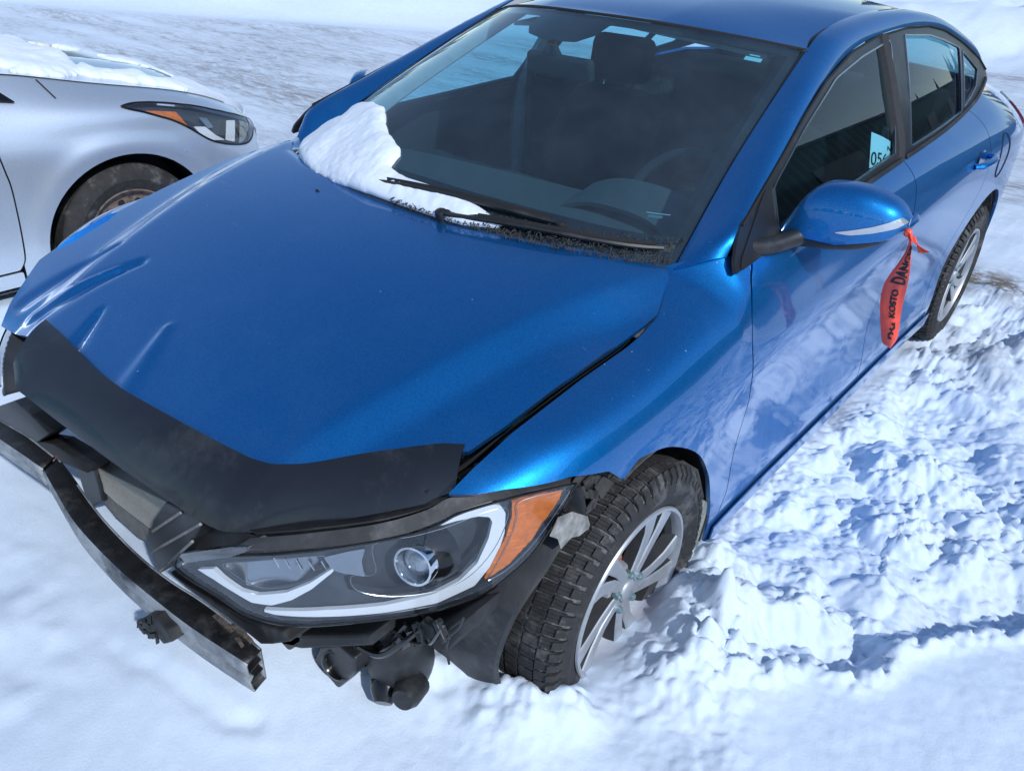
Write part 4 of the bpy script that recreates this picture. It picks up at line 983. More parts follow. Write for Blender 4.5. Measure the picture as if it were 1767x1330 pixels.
# dark carrier parts below lamp
slab('radiator_carrier', [[0.1275, -0.69, 0.3553], [0.2219, -0.69, 0.3801], [0.3342, -0.69, 0.4146], [0.4485, -0.69, 0.4491], [0.5768, -0.69, 0.5209], [0.599, -0.69, 0.5121], [0.536, -0.69, 0.4554], [0.4916, -0.69, 0.4197], [0.3816, -0.69, 0.4044], [0.267, -0.69, 0.3788]], DARK, (0, .06, 0), bevel=.006)
slab('radiator_carrier', [[0.3702, -0.6, 0.2882], [0.4842, -0.6, 0.3638], [0.7107, -0.6, 0.5453], [0.7082, -0.6, 0.5127], [0.4767, -0.6, 0.3169], [0.3852, -0.6, 0.257]], DARK, (0, .06, 0), bevel=.006)
slab('radiator_carrier', [[0.3323, -0.6, 0.291], [0.4875, -0.6, 0.3847], [0.4799, -0.6, 0.3366], [0.4299, -0.6, 0.2752], [0.3571, -0.6, 0.1782], [0.3213, -0.6, 0.1326], [0.3097, -0.6, 0.1848], [0.2968, -0.6, 0.2085]], BLK, (0, .05, 0), bevel=.006)
slab('lamp_bracket', [[0.2157, -0.66, 0.4963], [0.3561, -0.66, 0.6131], [0.4808, -0.66, 0.6627], [0.4601, -0.66, 0.6347], [0.3845, -0.66, 0.5721], [0.1942, -0.66, 0.4295], [0.1564, -0.66, 0.4147]], DARK, (0, .07, 0), bevel=.005)
# dark gap parts between deflector and lamp
_u = resamp(cr(TOPU, 6), 60)+np.array([0, .012, .004]); _d = resamp(dBi[:46], 60)[::-1]+np.array([0, .035, -.006])
sheet('hood_latch_panel', ruled(_u, _d, 60, 4)[:38], DARK, CAR, None, .003)
# washer tank, horn, loose fog lamp, cables
mb = MB(); c = Vector([0.6293, -0.47, 0.3285])
mb.lathe([(0, .085), (.03, .083), (.058, .07), (.068, .04), (.070, -.03), (.064, -.06), (.045, -.075), (0, -.08)], c, (.05, -.1, 1), 24)
wt_ = mb.build('washer_tank', BLK, CAR)
MB().lathe([(0, .03), (.022, .028), (.03, .01), (.03, -.03), (.0, -.04)], c+Vector((.07, -.04, -.03)), (.3, -.9, .2), 18).build('washer_pump', BLK, CAR)
MB().lathe([(0, .02), (.018, .02), (.03, .0), (.034, -.02), (.0, -.03)], c+Vector((.02, -.06, -.06)), (.5, -.7, -.4), 18).build('washer_pump', GLOSS, CAR)
slab('tank_bracket', [[0.5296, -0.5, 0.3351], [0.7784, -0.5, 0.5387], [0.8343, -0.5, 0.5902], [0.8239, -0.5, 0.5423], [0.7928, -0.5, 0.4799], [0.7553, -0.5, 0.4601], [0.7482, -0.5, 0.4898], [0.5763, -0.5, 0.346]], DARK, (0, .10, 0), bevel=.006)
fog = MB()
FP = [Vector(p) for p in [[0.5057, -0.575, 0.3258], [0.574, -0.575, 0.386], [0.6214, -0.575, 0.387], [0.6135, -0.575, 0.3403], [0.5271, -0.575, 0.193], [0.5015, -0.575, 0.1776], [0.4382, -0.575, 0.175]]]
fog.prism(FP[::-1], (.0, .05, .0))
fl = fog.build('fog_lamp_bezel', BLK, CAR, smooth=False, bevel=.006, seg=3)
fc = Vector([0.5564, -0.572, 0.3132])
MB().lathe([(.034, .0), (.036, .006), (.031, .008), (.026, .002), (.024, -.01), (0, -.012)], fc, (.25, -.95, .15), 24).build('fog_lamp_socket', GLOSS, fl)
MB().lathe([(.034, .0), (.040, -.02), (.040, -.055), (0, -.06)], fc+Vector((.012, .04, .01)), (.25, -.95, .15), 20).build('fog_lamp_housing', DARK, fl)
for k, pp in enumerate([[[0.6097, -0.56, 0.4577], [0.6005, -0.56, 0.4156], [0.6043, -0.56, 0.3828]], [[0.8297, -0.56, 0.6379], [0.8561, -0.56, 0.6182], [0.8534, -0.56, 0.5916], [0.8601, -0.56, 0.5594]], [[0.891, -0.56, 0.691], [0.879, -0.56, 0.6561], [0.8561, -0.56, 0.6182]]]):
    MB().tube(cr(pp, 5), .0022, 6).build('cable', BLK, CAR)
# wiring, hoses and clips in the dark below the lamp
rg = np.random.default_rng(77); P0 = [[0.223, -0.53, 0.0665], [0.4551, -0.53, 0.2751], [0.6175, -0.53, 0.4168], [0.751, -0.53, 0.5319], [0.8627, -0.53, 0.6389]]
P0 = cr(P0, 8)
for k in range(11):
    i = rg.integers(0, len(P0)-9); j = min(i+rg.integers(5, 12), len(P0)-1); a = P0[i]+rg.normal(size=3)*[.0, .02, .012]; b_ = P0[j]+rg.normal(size=3)*[.0, .02, .012]
    m_ = (a+b_)/2+np.array([0, -.012, -.02-.04*rg.random()])
    MB().tube(cr([a, m_, b_], 8), .0025+.004*rg.random()**2, 6).build('hose' if k % 3 == 0 else 'wire', GLOSS if k % 2 else BLK, CAR)
for k in range(14):
    i = rg.integers(0, len(P0)); c = P0[i]+np.array([0, .01*rg.random(), -.03*rg.random()])
    MB().box(c, (.012+.03*rg.random(), .02, .008+.025*rg.random()), Matrix.Rotation(rg.normal()*.5, 3, 'Y') @ Matrix.Rotation(rg.normal()*.4, 3, 'Z'), taper=.75).build('plastic_clip', [BLK, DARK, GLOSS][k % 3], CAR, smooth=False, bevel=.002)
# ---- wheel arch liners
def arch_pt(a, r, c=(0, .33)): return (c[0]-r*math.cos(a), c[1]+r*math.sin(a))
EDGE = [[0.862, -0.2277, 0.7346], [0.865, -0.2062, 0.672], [0.862, -0.2195, 0.6433], [0.858, -0.2718, 0.6108], [0.853, -0.3042, 0.5719], [0.848, -0.3373, 0.541], [0.84, -0.3689, 0.4948], [0.825, -0.3801, 0.4182], [0.815, -0.3788, 0.3506], [0.805, -0.3527, 0.2654], [0.8, -0.3162, 0.1777]]
EDGE = resamp(cr(EDGE, 6), 60)
inn = EDGE.copy(); inn[:, 0] = .62; inn[:, 1] -= np.linspace(.0, .03, 60)
mid = EDGE*.6+inn*.4; mid[:, 1] -= .015
mid2 = EDGE*.97+inn*.03; mid2[:, 1] -= .006
lnr = sheet('wheel_liner', np.stack([EDGE, mid2, mid, inn], 1), simple('liner_blue_grey', (.022, .024, .028), .62, var=.35, vscale=14, dust=.22, bmp=.2, bscale=90), CAR, None, .004)
TORNP = [[0.866, -0.2544, 0.7522], [0.866, -0.1467, 0.7261], [0.866, -0.1021, 0.6762], [0.866, -0.1736, 0.6669], [0.866, -0.1893, 0.6266], [0.866, -0.2578, 0.6905]]
rg = np.random.default_rng(21); tp_ = np.array(TORNP)
for k in range(20):
    w = rg.dirichlet(np.ones(6)); p = w @ tp_+np.array([-.03*rg.random(), 0, 0])
    a = rg.random()*3; q = Matrix.Rotation(a, 3, 'X') @ Matrix.Rotation(.8*rg.normal(), 3, 'Y')
    MB().box(p, (.006+.006*rg.random(), .018+.030*rg.random(), .012+.022*rg.random()), q, taper=.7).build('torn_liner', DUSTYLINER, lnr, smooth=False, bevel=.002)
sheet('liner_backing', np.array([[tp_[0], tp_[1], tp_[2]], [tp_[5], tp_[4], tp_[3]]])-np.array([.03, 0, 0]), DARK, lnr, None, .004)
TORNL = [[0.872, -0.3102, 0.7134], [0.872, -0.2669, 0.6997], [0.872, -0.213, 0.6552], [0.872, -0.2014, 0.6279], [0.872, -0.2306, 0.6281], [0.872, -0.2573, 0.6413], [0.872, -0.2872, 0.6331], [0.872, -0.3015, 0.6676], [0.872, -0.3271, 0.6911]]
slab('torn_liner_edge', TORNL, simple('broken_pale_edge', (.22, .22, .21), .8, var=.5, vscale=40, dust=.2), (-.006, .012, 0), lnr, .001)
for cy, cz, a0, a1, nm in ((0, .33, 75, 205, 'arch_liner'), (RWC[0], RWC[1], -15, 195, 'arch_liner')):
    aa = np.radians(np.linspace(a0, a1, 50)); rr = .368
    ring = np.stack([np.full(50, .872), cy-rr*np.cos(aa), cz+rr*np.sin(aa)], 1)
    inn2 = ring.copy(); inn2[:, 0] = .55
    for m in (1, -1):
        Q = ruled(ring, inn2, 50, 4)
        sheet(nm, mirx(Q) if m < 0 else Q, DUSTYLINER, CAR, None, .004)
for m in (1, -1):                                   # inner wall of the arches
    for cy in (0, RWC[0]):
        MB().lathe([(0, 0), (.38, 0)], (m*.56, cy, .33), (1, 0, 0), 32).build('arch_wall', DARK, CAR)
FLAP = [[0.868, 0.2877, 0.4059], [0.868, 0.3777, 0.3412], [0.868, 0.391, 0.2605], [0.868, 0.3849, 0.1974], [0.868, 0.3365, 0.195], [0.868, 0.2893, 0.2312], [0.868, 0.2894, 0.2864], [0.868, 0.2845, 0.3374]]
fp = slab('mud_flap', FLAP, PRIMER, (-.012, .006, 0), bevel=.003)
for p in [[0.871, 0.3128, 0.3668], [0.871, 0.279, 0.3028]]:
    MB().lathe([(0, .004), (.004, .004), (.007, .0)], p, (1, 0, 0), 8).build('rusty_bolt', RUST, fp)
# pale liner patch below the rear corner of the arch
sheet('wing_stay', np.array([[[0.862, 0.0967, 0.615], [0.862, 0.1813, 0.5777], [0.862, 0.2712, 0.5041]], [[0.858, 0.14, 0.5703], [0.858, 0.2312, 0.4897], [0.858, 0.3599, 0.3574]]]), DUSTYLINER, CAR, None, .003)
# right-hand nose end: remnant of the lamp cover beyond the bonnet

# ---------------------------------------------------------------- wheels
def make_tyre(name, mat, parent, R_=.318, ri=.212, w=.205, tread=True):
    hw = w/2; mb = MB()
    prof = [(ri, -hw+.018), (ri+.006, -hw+.012), (ri+.03, -hw+.002), (ri+.055, -hw-.003), (R_-.035, -hw+.004), (R_-.018, -hw+.016), (R_-.009, -hw+.03), (R_-.008, 0),
            (R_-.009, hw-.03), (R_-.018, hw-.016), (R_-.035, hw-.004), (ri+.055, hw+.003), (ri+.047, hw+.0045), (ri+.044, hw+.0025), (ri+.03, hw-.002), (ri+.012, hw-.008), (ri+.006, hw-.012), (ri, hw-.018)]
    mb.lathe(prof, (0, 0, 0), (1, 0, 0), 96)
    if tread: mb.mi = [1 if 4*96 <= i < 10*96 else 0 for i in range(len(mb.f))]
    if tread:
        nb = 66
        rows = [(-.092, -.060, .0, .22), (-.055, -.022, .5, .30), (-.016, .016, .25, .0), (.022, .055, .5, -.30), (.060, .092, .0, -.22)]
        for (a, b_, ph, sk) in rows:
            for k in range(nb):
                t0 = 2*math.pi*(k+ph+.08)/nb; t1 = 2*math.pi*(k+ph+.90)/nb
                # every block is cut in two by a sipe
                for u0, u1 in ((0, .31), (.345, .655), (.69, 1)):
                    P = []
                    for rr in (-.010, -.003):
                        for (xx, uu) in ((a, u0), (b_, u0), (b_, u1), (a, u1)):
                            tt = t0+(t1-t0)*uu+sk*(xx-a)*1.6
                            ro = R_+rr-(.010*max(0, (abs(xx)-.06)/.032)**2)
                            P.append((xx, ro*math.cos(tt), ro*math.sin(tt)))
                    mb.add(P, [(4, 5, 6, 7), (0, 1, 5, 4), (1, 2, 6, 5), (2, 3, 7, 6), (3, 0, 4, 7)])
        for k in range(nb):                          # shoulder lugs running down the sidewall
            for sx in (-1, 1):
                t0 = 2*math.pi*(k+.1)/nb; t1 = 2*math.pi*(k+.72)/nb
                P = [(sx*xx, r*math.cos(t), r*math.sin(t)) for (xx, r) in ((.088, R_-.006), (.1005, R_-.022), (.1025, R_-.040), (.0975, R_-.040), (.086, R_-.016)) for t in (t0, t1)]
                mb.add(P, [(0, 1, 3, 2), (2, 3, 5, 4), (0, 2, 8), (2, 4, 6, 8), (1, 9, 3), (3, 9, 7, 5), (4, 5, 7, 6)])
    o = mb.build(name, [mat, RUBBERFROST], parent, 30)
    return o
def make_alloy(root):
    mb = MB(); hw = .082
    mb.lathe([(.213, hw+.004), (.2155, hw+.010), (.213, hw+.0145), (.206, hw+.015), (.203, hw+.010), (.200, hw+.002), (.198, hw-.012)], (0, 0, 0), (1, 0, 0), 96)
    rim = mb.build('rim', ALLOY, root)
    sp = []
    for k in range(5):
        a0 = 2*math.pi*k/5+.35
        for s in (-1, 1):
            h0, h1 = a0+s*.20, a0+s*.215
            pts = []
            for r, an, w, x in ((.030, a0+s*.33, .012, hw-.004), (.060, a0+s*.22, .0125, hw-.004), (.10, a0+s*.175, .0135, hw-.002), (.15, a0+s*.175, .0165, hw+.002), (.203, a0+s*.205, .0225, hw+.006)):
                an += 1.5*(r-.05)*(1 if r < .2 else 1); c = Vector((0, math.cos(an), math.sin(an))); t = Vector((0, -math.sin(an), math.cos(an)))
                pts.append((c*r, t, w, x))
            V = []
            for c, t, w, x in pts:
                for (ww, dx) in ((-1.15, -.030), (-.92, -.003), (-.75, 0), (.75, 0), (.92, -.003), (1.15, -.030)):
                    V.append(c+t*(w*ww*1.22)+Vector((x+dx, 0, 0)))
            n = 6; F = [(i*n+j, i*n+(j+1) % n, (i+1)*n+(j+1) % n, (i+1)*n+j) for i in range(len(pts)-1) for j in range(n)]
            F += [tuple(range(n)), tuple((len(pts)-1)*n+j for j in range(n))[::-1]]
            mb = MB().add(V, F, 0); mb.mi = [0 if (k % n) in (1, 2, 3) and k < 24 else 1 for k in range(len(F))]; o = mb.build('spoke', [ALLOY, WHEELDARK], root, 25)
        # dark recessed web between twin blades
        V = []
        for r in (.05, .10, .15, .203):
            for an in (a0-.20, a0+.20):
                an += 1.5*(r-.05); V.append((hw-.036+.05*(r-.05), r*math.cos(an), r*math.sin(an)))
        mb = MB().add(V, [(0, 1, 3, 2), (2, 3, 5, 4), (4, 5, 7, 6)]); mb.build('spoke_web', WHEELDARK, root)
        # outer dark ledges either side
    mb = MB(); mb.lathe([(0, hw+.003), (.020, hw+.003), (.026, hw), (.029, hw-.004), (.029, hw-.012), (.050, hw-.012), (.062, hw-.018), (.066, hw-.03), (.066, hw-.05)], (0, 0, 0), (1, 0, 0), 40); mb.build('hub', ALLOY, root)
    mb = MB(); mb.lathe([(.1985, hw-.008), (.186, hw-.02), (.182, -.02), (.180, -.09)], (0, 0, 0), (1, 0, 0), 60); mb.build('rim_inner', WHEELDARK, root)
    for k in range(5):
        a = 2*math.pi*(k+.5)/5+.35; c = Vector((hw-.006, .047*math.cos(a), .047*math.sin(a)))
        MB().lathe([(0, .013), (.005, .0125), (.008, .010), (.0095, .004), (.0095, -.006)], c, (1, 0, 0), 12).build('lug_nut', TEAL, root)
    mb = MB(); mb.lathe([(0, .034), (.07, .034), (.075, .030), (.165, .030), (.165, .015), (0, .0)], (.012, 0, 0), (1, 0, 0), 48); mb.build('brake_disc', simple('rusty_disc', (.30, .12, .065), .8, metal=.2, var=.5, vscale=50, bmp=.4, bscale=150), root)
    mb = MB(); mb.box((.02, .105, .03), (.07, .05, .13)); mb.box((.04, .105, .03), (.06, .03, .09)); mb.build('brake_caliper', RUST, root, smooth=False, bevel=.006)
    MB().lathe([(0, -.06), (.19, -.06), (.2, -.02)], (0, 0, 0), (1, 0, 0), 32).build('rim_barrel', DARK, root)
def wheel_at(loc, spin=0., mirror=False, parent=None, src=None):
    if src is None:
        t = make_tyre('wheel', RUBBER, parent); make_alloy(t)
        W_ = t
    else:
        W_ = src.copy(); COL.objects.link(W_); W_.parent = parent
        for ch in src.children:
            c = ch.copy(); COL.objects.link(c); c.parent = W_; c.matrix_parent_inverse = Matrix.Identity(4)
    W_.matrix_parent_inverse = parent_inv(parent)
    W_.location = loc; W_.rotation_euler = (spin, 0, math.pi if mirror else 0)
    return W_
W1 = make_tyre('wheel', RUBBER, CAR); make_alloy(W1)
for ch in W1.children: ch.matrix_parent_inverse = Matrix.Identity(4)
W1.matrix_parent_inverse = parent_inv(CAR)
W1.location = (.792, -.005, .318); W1.rotation_euler = (.55, 0, math.radians(1))
wheel_at((.792, RWC[0], RWC[1]-.012), 1.3, False, CAR, W1)
wheel_at((-.792, 0, .318), .2, True, CAR, W1)
wheel_at((-.792, RWC[0], .318), .7, True, CAR, W1)

# ---------------------------------------------------------------- mirrors
def mirror_unit(mir):
    sg = -1 if mir else 1
    # cross-sections along x: (x, y front, y back, z bottom, z top)
    xs = [.720, .735, .757, .785, .82, .87, .91, .95, .984, 1.006]
    zt = [.930, .966, 1.015, 1.052, 1.066, 1.070, 1.067, 1.056, 1.038, 1.014]
    zb = [.906, .898, .896, .898, .902, .910, .920, .938, .966, .994]
    yf = [.815, .806, .798, .792, .788, .786, .787, .794, .810, .836]
    yb = [.850, .862, .872, .878, .880, .880, .880, .878, .874, .866]
    n = 40; xq = np.linspace(xs[0], xs[-1], n)
    f = [nspline(xs, np.array(v)[:, None], xq)[..., 0] for v in (zt, zb, yf, yb)]
    def ring(i, k):                              # k 0..1 from the back lip over the top, down the front and under
        T, B, Fy, Ky = (a[i] for a in f); zc = (T+B)/2-.012; h1 = T-zc; h2 = zc-B; d = Ky-Fy
        a = math.pi*k                            # 0 back-top .. pi back-bottom
        cx = math.cos(a); s = math.sin(a)
        y = Ky-d*abs(s)**(.55 if cx > 0 else .36); z = zc+(h1 if cx > 0 else h2)*np.sign(cx)*abs(cx)**.72
        return y, z
    ks = np.linspace(0, 1, 41)
    G = np.zeros((n, 41, 3))
    for i in range(n):
        for j, k in enumerate(ks): y, z = ring(i, k); G[i, j] = (xq[i], y, z)
    tilt = G.copy(); tilt[..., 1] += .16*(G[..., 0]-.77)                 # swept back towards the tip
    tilt[..., 0] += 0
    zr = (tilt[..., 2]-.905)
    split = .020+.010*(tilt[..., 0]-.78)/.2
    Dcap = (.930+.30*np.maximum(tilt[..., 0]-.87, 0)-tilt[..., 2])                                        # blue above, black below
    SC9, OF9 = .9, np.array([.1465, -.1165, .161])             # size and place of the housing
    Q = tilt*SC9+OF9
    def fold(P):                                               # the far mirror is folded back
        if not mir: return P
        P = np.array(P, float).copy(); a = math.radians(42); x, y = P[..., 0]-.80, P[..., 1]-.56
        P[..., 0] = .80+x*math.cos(a)-y*math.sin(a)*.3; P[..., 1] = .56+x*math.sin(a)+y*math.cos(a); P[..., 2] -= .015; return P
    Q = fold(Q)
    Q = mirx(Q) if mir else Q
    cap = sheet('side_mirror', Q, BLUE, CAR, Dcap+.0008, .003, flip=mir)
    sheet('mirror_lower_cover', Q, BLK, cap, -Dcap+.0008, .003, flip=mir)
    # end caps
    fan = []
    for i, nm in ((0, 'mirror_inner_cap'),):
        V = Q[i].tolist(); MB().add(V, [tuple(range(len(V)))]).build(nm, BLK, cap, smooth=False)
    V = []; F = []
    back = np.stack([Q[:, 0], Q[:, -1]], 1); sheet('mirror_glass', back, CHROME, cap, None, .004)
    # turn indicator along the outer front
    J0 = [[0.8594, 0.965], [0.893, 0.9771], [0.9423, 0.9963], [0.9787, 1.0148], [1.0062, 1.0321], [1.0122, 1.0165], [0.9901, 0.999], [0.9465, 0.9812], [0.9001, 0.967]]
    Dn = sdpoly(tilt[..., 0]+0, tilt[..., 2]+0, [(p[0]*1.0, p[1]-.002) for p in J0])
    up = sstep(.3, .4, np.linspace(0, 1, 41))[None, :]
    nrm = np.zeros_like(tilt); nrm[..., 1] = -.9; nrm[..., 0] = .3; nrm[..., 2] = .2
    I = tilt+nrm*.004
    SI, TI = np.meshgrid(np.linspace(-1, 1, n*3-2), np.linspace(0, 1, 121), indexing='ij')
    Ih = interp2(I, SI, TI); Dh = sdpoly(Ih[..., 0]-nrm[0, 0, 0]*.004, Ih[..., 2], [(p[0], p[1]-.002) for p in J0]); Dh = np.where(TI > .25, Dh, 1.)
    Ih = fold(Ih*SC9+OF9)
    IL = MATS['indicator_lens'] if 'indicator_lens' in MATS else simple('indicator_lens', (.55, .58, .62), .06, metal=.6, coat=1)
    sheet('mirror_indicator', mirx(Ih) if mir else Ih, IL, cap, Dh, .003, flip=mir)
    # arm and black sail foot
    foot = np.array([[[0.8, 0.4605, 1.0061], [0.785, 0.6048, 0.9911], [0.7211, 0.83, 0.9217]], [[0.81, 0.4356, 0.9908], [0.8, 0.5805, 0.9753], [0.7329, 0.82, 0.9048]], [[0.8, 0.4313, 0.9753], [0.8, 0.5921, 0.9519], [0.7566, 0.83, 0.8763]]])
    arm = MB(); pth = cr([(.772, .455, .990), (.792, .485, .985), (.815, .535, .983), (.838, .60, .992), (.86, .64, 1.005)], 6)
    if mir: pth = mirx(pth[:-8])
    arm.tube(pth, np.interp(np.linspace(0, 1, len(pth)), [0, .2, .5, .8, 1], [.026, .023, .021, .022, .020]), 16); arm.build('mirror_arm', BLK, cap)
    yy, zz = np.meshgrid(np.linspace(.38, .70, 40), np.linspace(.955, 1.12, 26), indexing='ij')
    Ps = np.stack([glass_x(yy, zz)+.008, yy, zz], -1); Dsl = sdpoly(yy, zz, [(.385, .962), (.40, .985), (.47, 1.03), (.53, 1.068), (.585, 1.098), (.60, 1.0), (.60, .985), (.55, .972)])
    sheet('mirror_sail', mirx(Ps) if mir else Ps, TRIM, cap, Dsl, .010, flip=mir)
    return cap
MIR = mirror_unit(False); mirror_unit(True)
# ---------------------------------------------------------------- cowl, wipers
cow = []
for x in np.linspace(-.66, .66, 60):
    yh = float(np.interp(x, [p[0] for p in REAR[::-1]], [p[1] for p in REAR[::-1]])); 
    yw = float(np.interp(x, wbi[:, 0], wbi[:, 1])); zw = float(np.interp(x, wbi[:, 0], wbi[:, 2]))
    cow.append([(x, yh-.05, float(hood_z(x, yh))-.030), (x, yh+.012, float(hood_z(x, yh))-.028), (x, (yh+.02)*.5+yw*.5+.02, zw-.012), (x, yw+.07, zw+.035)])
sheet('cowl_panel', np.array(cow), simple('dirty_cowl', (.016, .016, .017), .8, var=.5, vscale=60, dust=.40, bmp=.8, bscale=150), CAR, None, .003)
def on_ws(s, t, off=.012):
    p = interp2(WS, np.array([[float(s)]]), np.array([[float(t)]]))[0, 0]; return p+np.array([0, -.55, .83])*off
for (s0, t0, s1, t1, bow) in ((-.18, .045, .60, .085, .02), (.22, .02, .93, .055, .015)):
    arm = [on_ws(s0+(s1-s0)*k, t0+(t1-t0)*k+bow*math.sin(math.pi*k), .016) for k in np.linspace(0, 1, 14)]
    w = MB(); w.tube(arm, .0055, 6); 
    wp = w.build('wiper', BLK, CAR)
    bl = [on_ws(s0+(s1-s0)*k, t0+(t1-t0)*k+bow*math.sin(math.pi*k)+.012, .008) for k in np.linspace(.0, .95, 14)]
    strip_along(np.array(bl), (0, -.55, .83), .012, .010, 'wiper_blade', SEAL, wp)
    MB().lathe([(0, .012), (.011, .010), (.014, 0), (.014, -.02)], on_ws(s0 if s0 > 0 else s1, (t0 if s0 > 0 else t1), .012), (0, -.4, .9), 12).build('wiper_pivot', BLK, wp)
# dirt and needles gathered along the cowl
deb = MB(); rg = np.random.default_rng(4)
for k in range(900):
    s = rg.uniform(.0, .98); t = .01+.075*rg.random()**1.5*(.4+s)
    p = on_ws(s, t, .006+.006*rg.random()); a = rg.random()*6.28; L = .004+.013*rg.random()**2
    d = np.array([math.cos(a), .5*math.sin(a), .7*math.sin(a)])*L/2; w_ = np.cross(d, [0, -.5, .8]); w_ = w_/np.linalg.norm(w_)*.0009
    deb.add([p-d-w_, p-d+w_, p+d+w_, p+d-w_, p+np.array([0, -.001, .002])], [(0, 1, 4), (1, 2, 4), (2, 3, 4), (3, 0, 4)])
dd = deb.build('cowl_debris', simple('dry_debris', (.045, .042, .04), .9, var=.6, vscale=90), CAR, smooth=False); dd['kind'] = 'stuff'
# ---------------------------------------------------------------- interior
def dash_z(x, y):
    return .955-.25*np.maximum(.30-y, 0)+.022*np.exp(-((x-.36)/.20)**2-((y-.66)/.12)**2)-.45*np.maximum(y-.70, 0)**1.0-.03*(x/.65)**2-.018*np.exp(-((x+.30)/.25)**2-((y-.5)/.2)**2)
dx, dy = np.meshgrid(np.linspace(-.66, .66, 70), np.linspace(.14, .84, 50), indexing='ij')
dyy = dy+.16*(np.abs(dx)/.66)**2*(1-(dy-.14)/.7)
dash = sheet('dashboard', np.stack([dx, dyy, dash_z(dx, dyy)-.035], -1), DASHM, CAR, None, .01)
MB().box((0, .83, .66), (1.30, .12, .40)).build('dashboard_front', INTER, dash, bevel=.02)
# binnacle hood over the instruments
hc = cr([(.16, .70, .915), (.19, .70, .955), (.27, .71, .985), (.37, .71, .993), (.47, .71, .985), (.55, .70, .955), (.58, .70, .915)], 6)
hb = hc.copy(); hb[:, 1] -= .16; hb[:, 2] -= .035
sheet('instrument_hood', ruled(hb, hc, 37, 6), DASHM, dash, None, .012)
wc = Vector((.37, .90, .865)); wax = Vector((0, -.88, .47)); Rw = wax.to_track_quat('Z', 'Y').to_matrix()
ringp = [wc+Rw @ Vector((.185*math.cos(t), .185*math.sin(t), 0)) for t in np.linspace(0, 2*math.pi, 48, endpoint=False)]
stw = MB().tube(ringp, .0145, 10, closed=True).build('steering_wheel', INTER, CAR)
mb = MB(); mb.lathe([(0, .02), (.06, .015), (.075, -.01), (.05, -.04)], wc, wax, 24)
for t in (0.15, math.pi-.15, -math.pi/2): mb.tube([wc, wc+Rw @ Vector((.18*math.cos(t), .18*math.sin(t), 0))], .016, 8)
mb.build('wheel_hub', INTER, stw)
def seat(x, y, w):
    prof = [(.0, .30, .20), (.0, .44, .24), (.10, .60, .26), (.16, .80, .25), (.20, .96, .215), (.215, 1.03, .16)]
    G = []
    for (dy_, z, hw) in prof:
        row = []
        for t in np.linspace(0, 2*math.pi, 25):
            c, s = math.cos(t), math.sin(t)
            row.append((x+hw*np.sign(c)*abs(c)**.5, y+dy_+.065*np.sign(s)*abs(s)**.6, z))
        G.append(row)
    G = np.array(G); top = G[-1:]*1; top[..., 0] = x+(top[..., 0]-x)*.4; top[..., 1] = y+.217+(top[..., 1]-y-.217)*.4; top[..., 2] += .018
    s = sheet('seat', np.concatenate([G, top], 0), SEATM, CAR, None, .0, flip=True)
    c = MB(); c.box((x, y-.22, .40), (.50, .50, .16)); c.build('seat_cushion', SEATM, s, bevel=.05, seg=3)
    h = MB(); h.box((x, y+.25, 1.145), (.27, .10, .17), Matrix.Rotation(-.12, 3, 'X')); h.build('headrest', SEATM, s, bevel=.04, seg=4)
    for dx_ in (-.06, .06): MB().tube([(x+dx_, y+.22, 1.02), (x+dx_, y+.245, 1.10)], .006, 8).build('headrest_post', CHROME, s)
seat(.37, 1.38, .25); seat(-.37, 1.38, .25)
rb = MB(); rb.box((0, 2.25, .42), (1.30, .48, .18)); rb.box((0, 2.52, .78), (1.26, .14, .60), Matrix.Rotation(-.35, 3, 'X'))
rs = rb.build('rear_bench', SEATM, CAR, bevel=.04, seg=3)
for x in (-.36, .36):
    h = MB(); h.box((x, 2.68, 1.07), (.24, .09, .12)); h.build('rear_headrest', SEATM, rs, bevel=.03, seg=3)
MB().box((0, 2.78, 1.02), (1.22, .42, .02)).build('parcel_shelf', INTER, CAR)
MB().box((0, 1.35, .27), (1.50, 2.6, .03)).build('cabin_floor', INTER, CAR)
MB().box((0, .45, .55), (1.40, .03, .55)).build('firewall', DARK, CAR)
for sg in (1, -1):                                    # B pillar trims and belts
    MB().tube(cr([(sg*.78, 1.50, .45), (sg*.775, 1.50, .95), (sg*.70, 1.53, 1.15), (sg*.595, 1.58, 1.33)], 6), .035, 8).build('pillar_trim', LINER if sg < 0 else INTER, CAR)
    MB().tube([(sg*.72, 1.49, 1.10), (sg*.70, 1.47, .8), (sg*.71, 1.45, .45)], .016, 6).build('seat_belt', INTER, CAR)
    # windscreen pillar trims and door cards
    a = RAIL_IN[2:36]+np.array([-.004, .012, -.006]); b_ = a+np.array([-.075, .03, -.02]); a[:, 0] *= sg; b_[:, 0] *= sg; sheet('pillar_trim', ruled(a, b_, 34, 3), LINER if sg < 0 else INTER, CAR, None, .006)
    yy, zz = np.meshgrid(np.linspace(.47, 2.3, 40), np.linspace(.28, 1.0, 14), indexing='ij')
    P = np.stack([sg*(.80-.02*np.cos((zz-.3)*6)-.03*sstep(.8, .6, zz)), yy, zz], -1); P[:, -1, 0] = sg*.775
    sheet('door_card', P, INTER, CAR, None, .004, flip=sg < 0)
rv = MB(); rv.box((.01, .735, 1.245), (.235, .028, .065), Matrix.Rotation(.25, 3, 'X')); rvm = rv.build('rear_view_mirror', INTER, CAR, bevel=.012, seg=3)
MB().tube([(0, .735, 1.27), (0, .70, 1.31)], .012, 8).build('mirror_stalk', INTER, rvm)
MB().box((.01, .755, 1.242), (.21, .004, .052), Matrix.Rotation(.25, 3, 'X')).build('mirror_pane', CHROME, rvm)
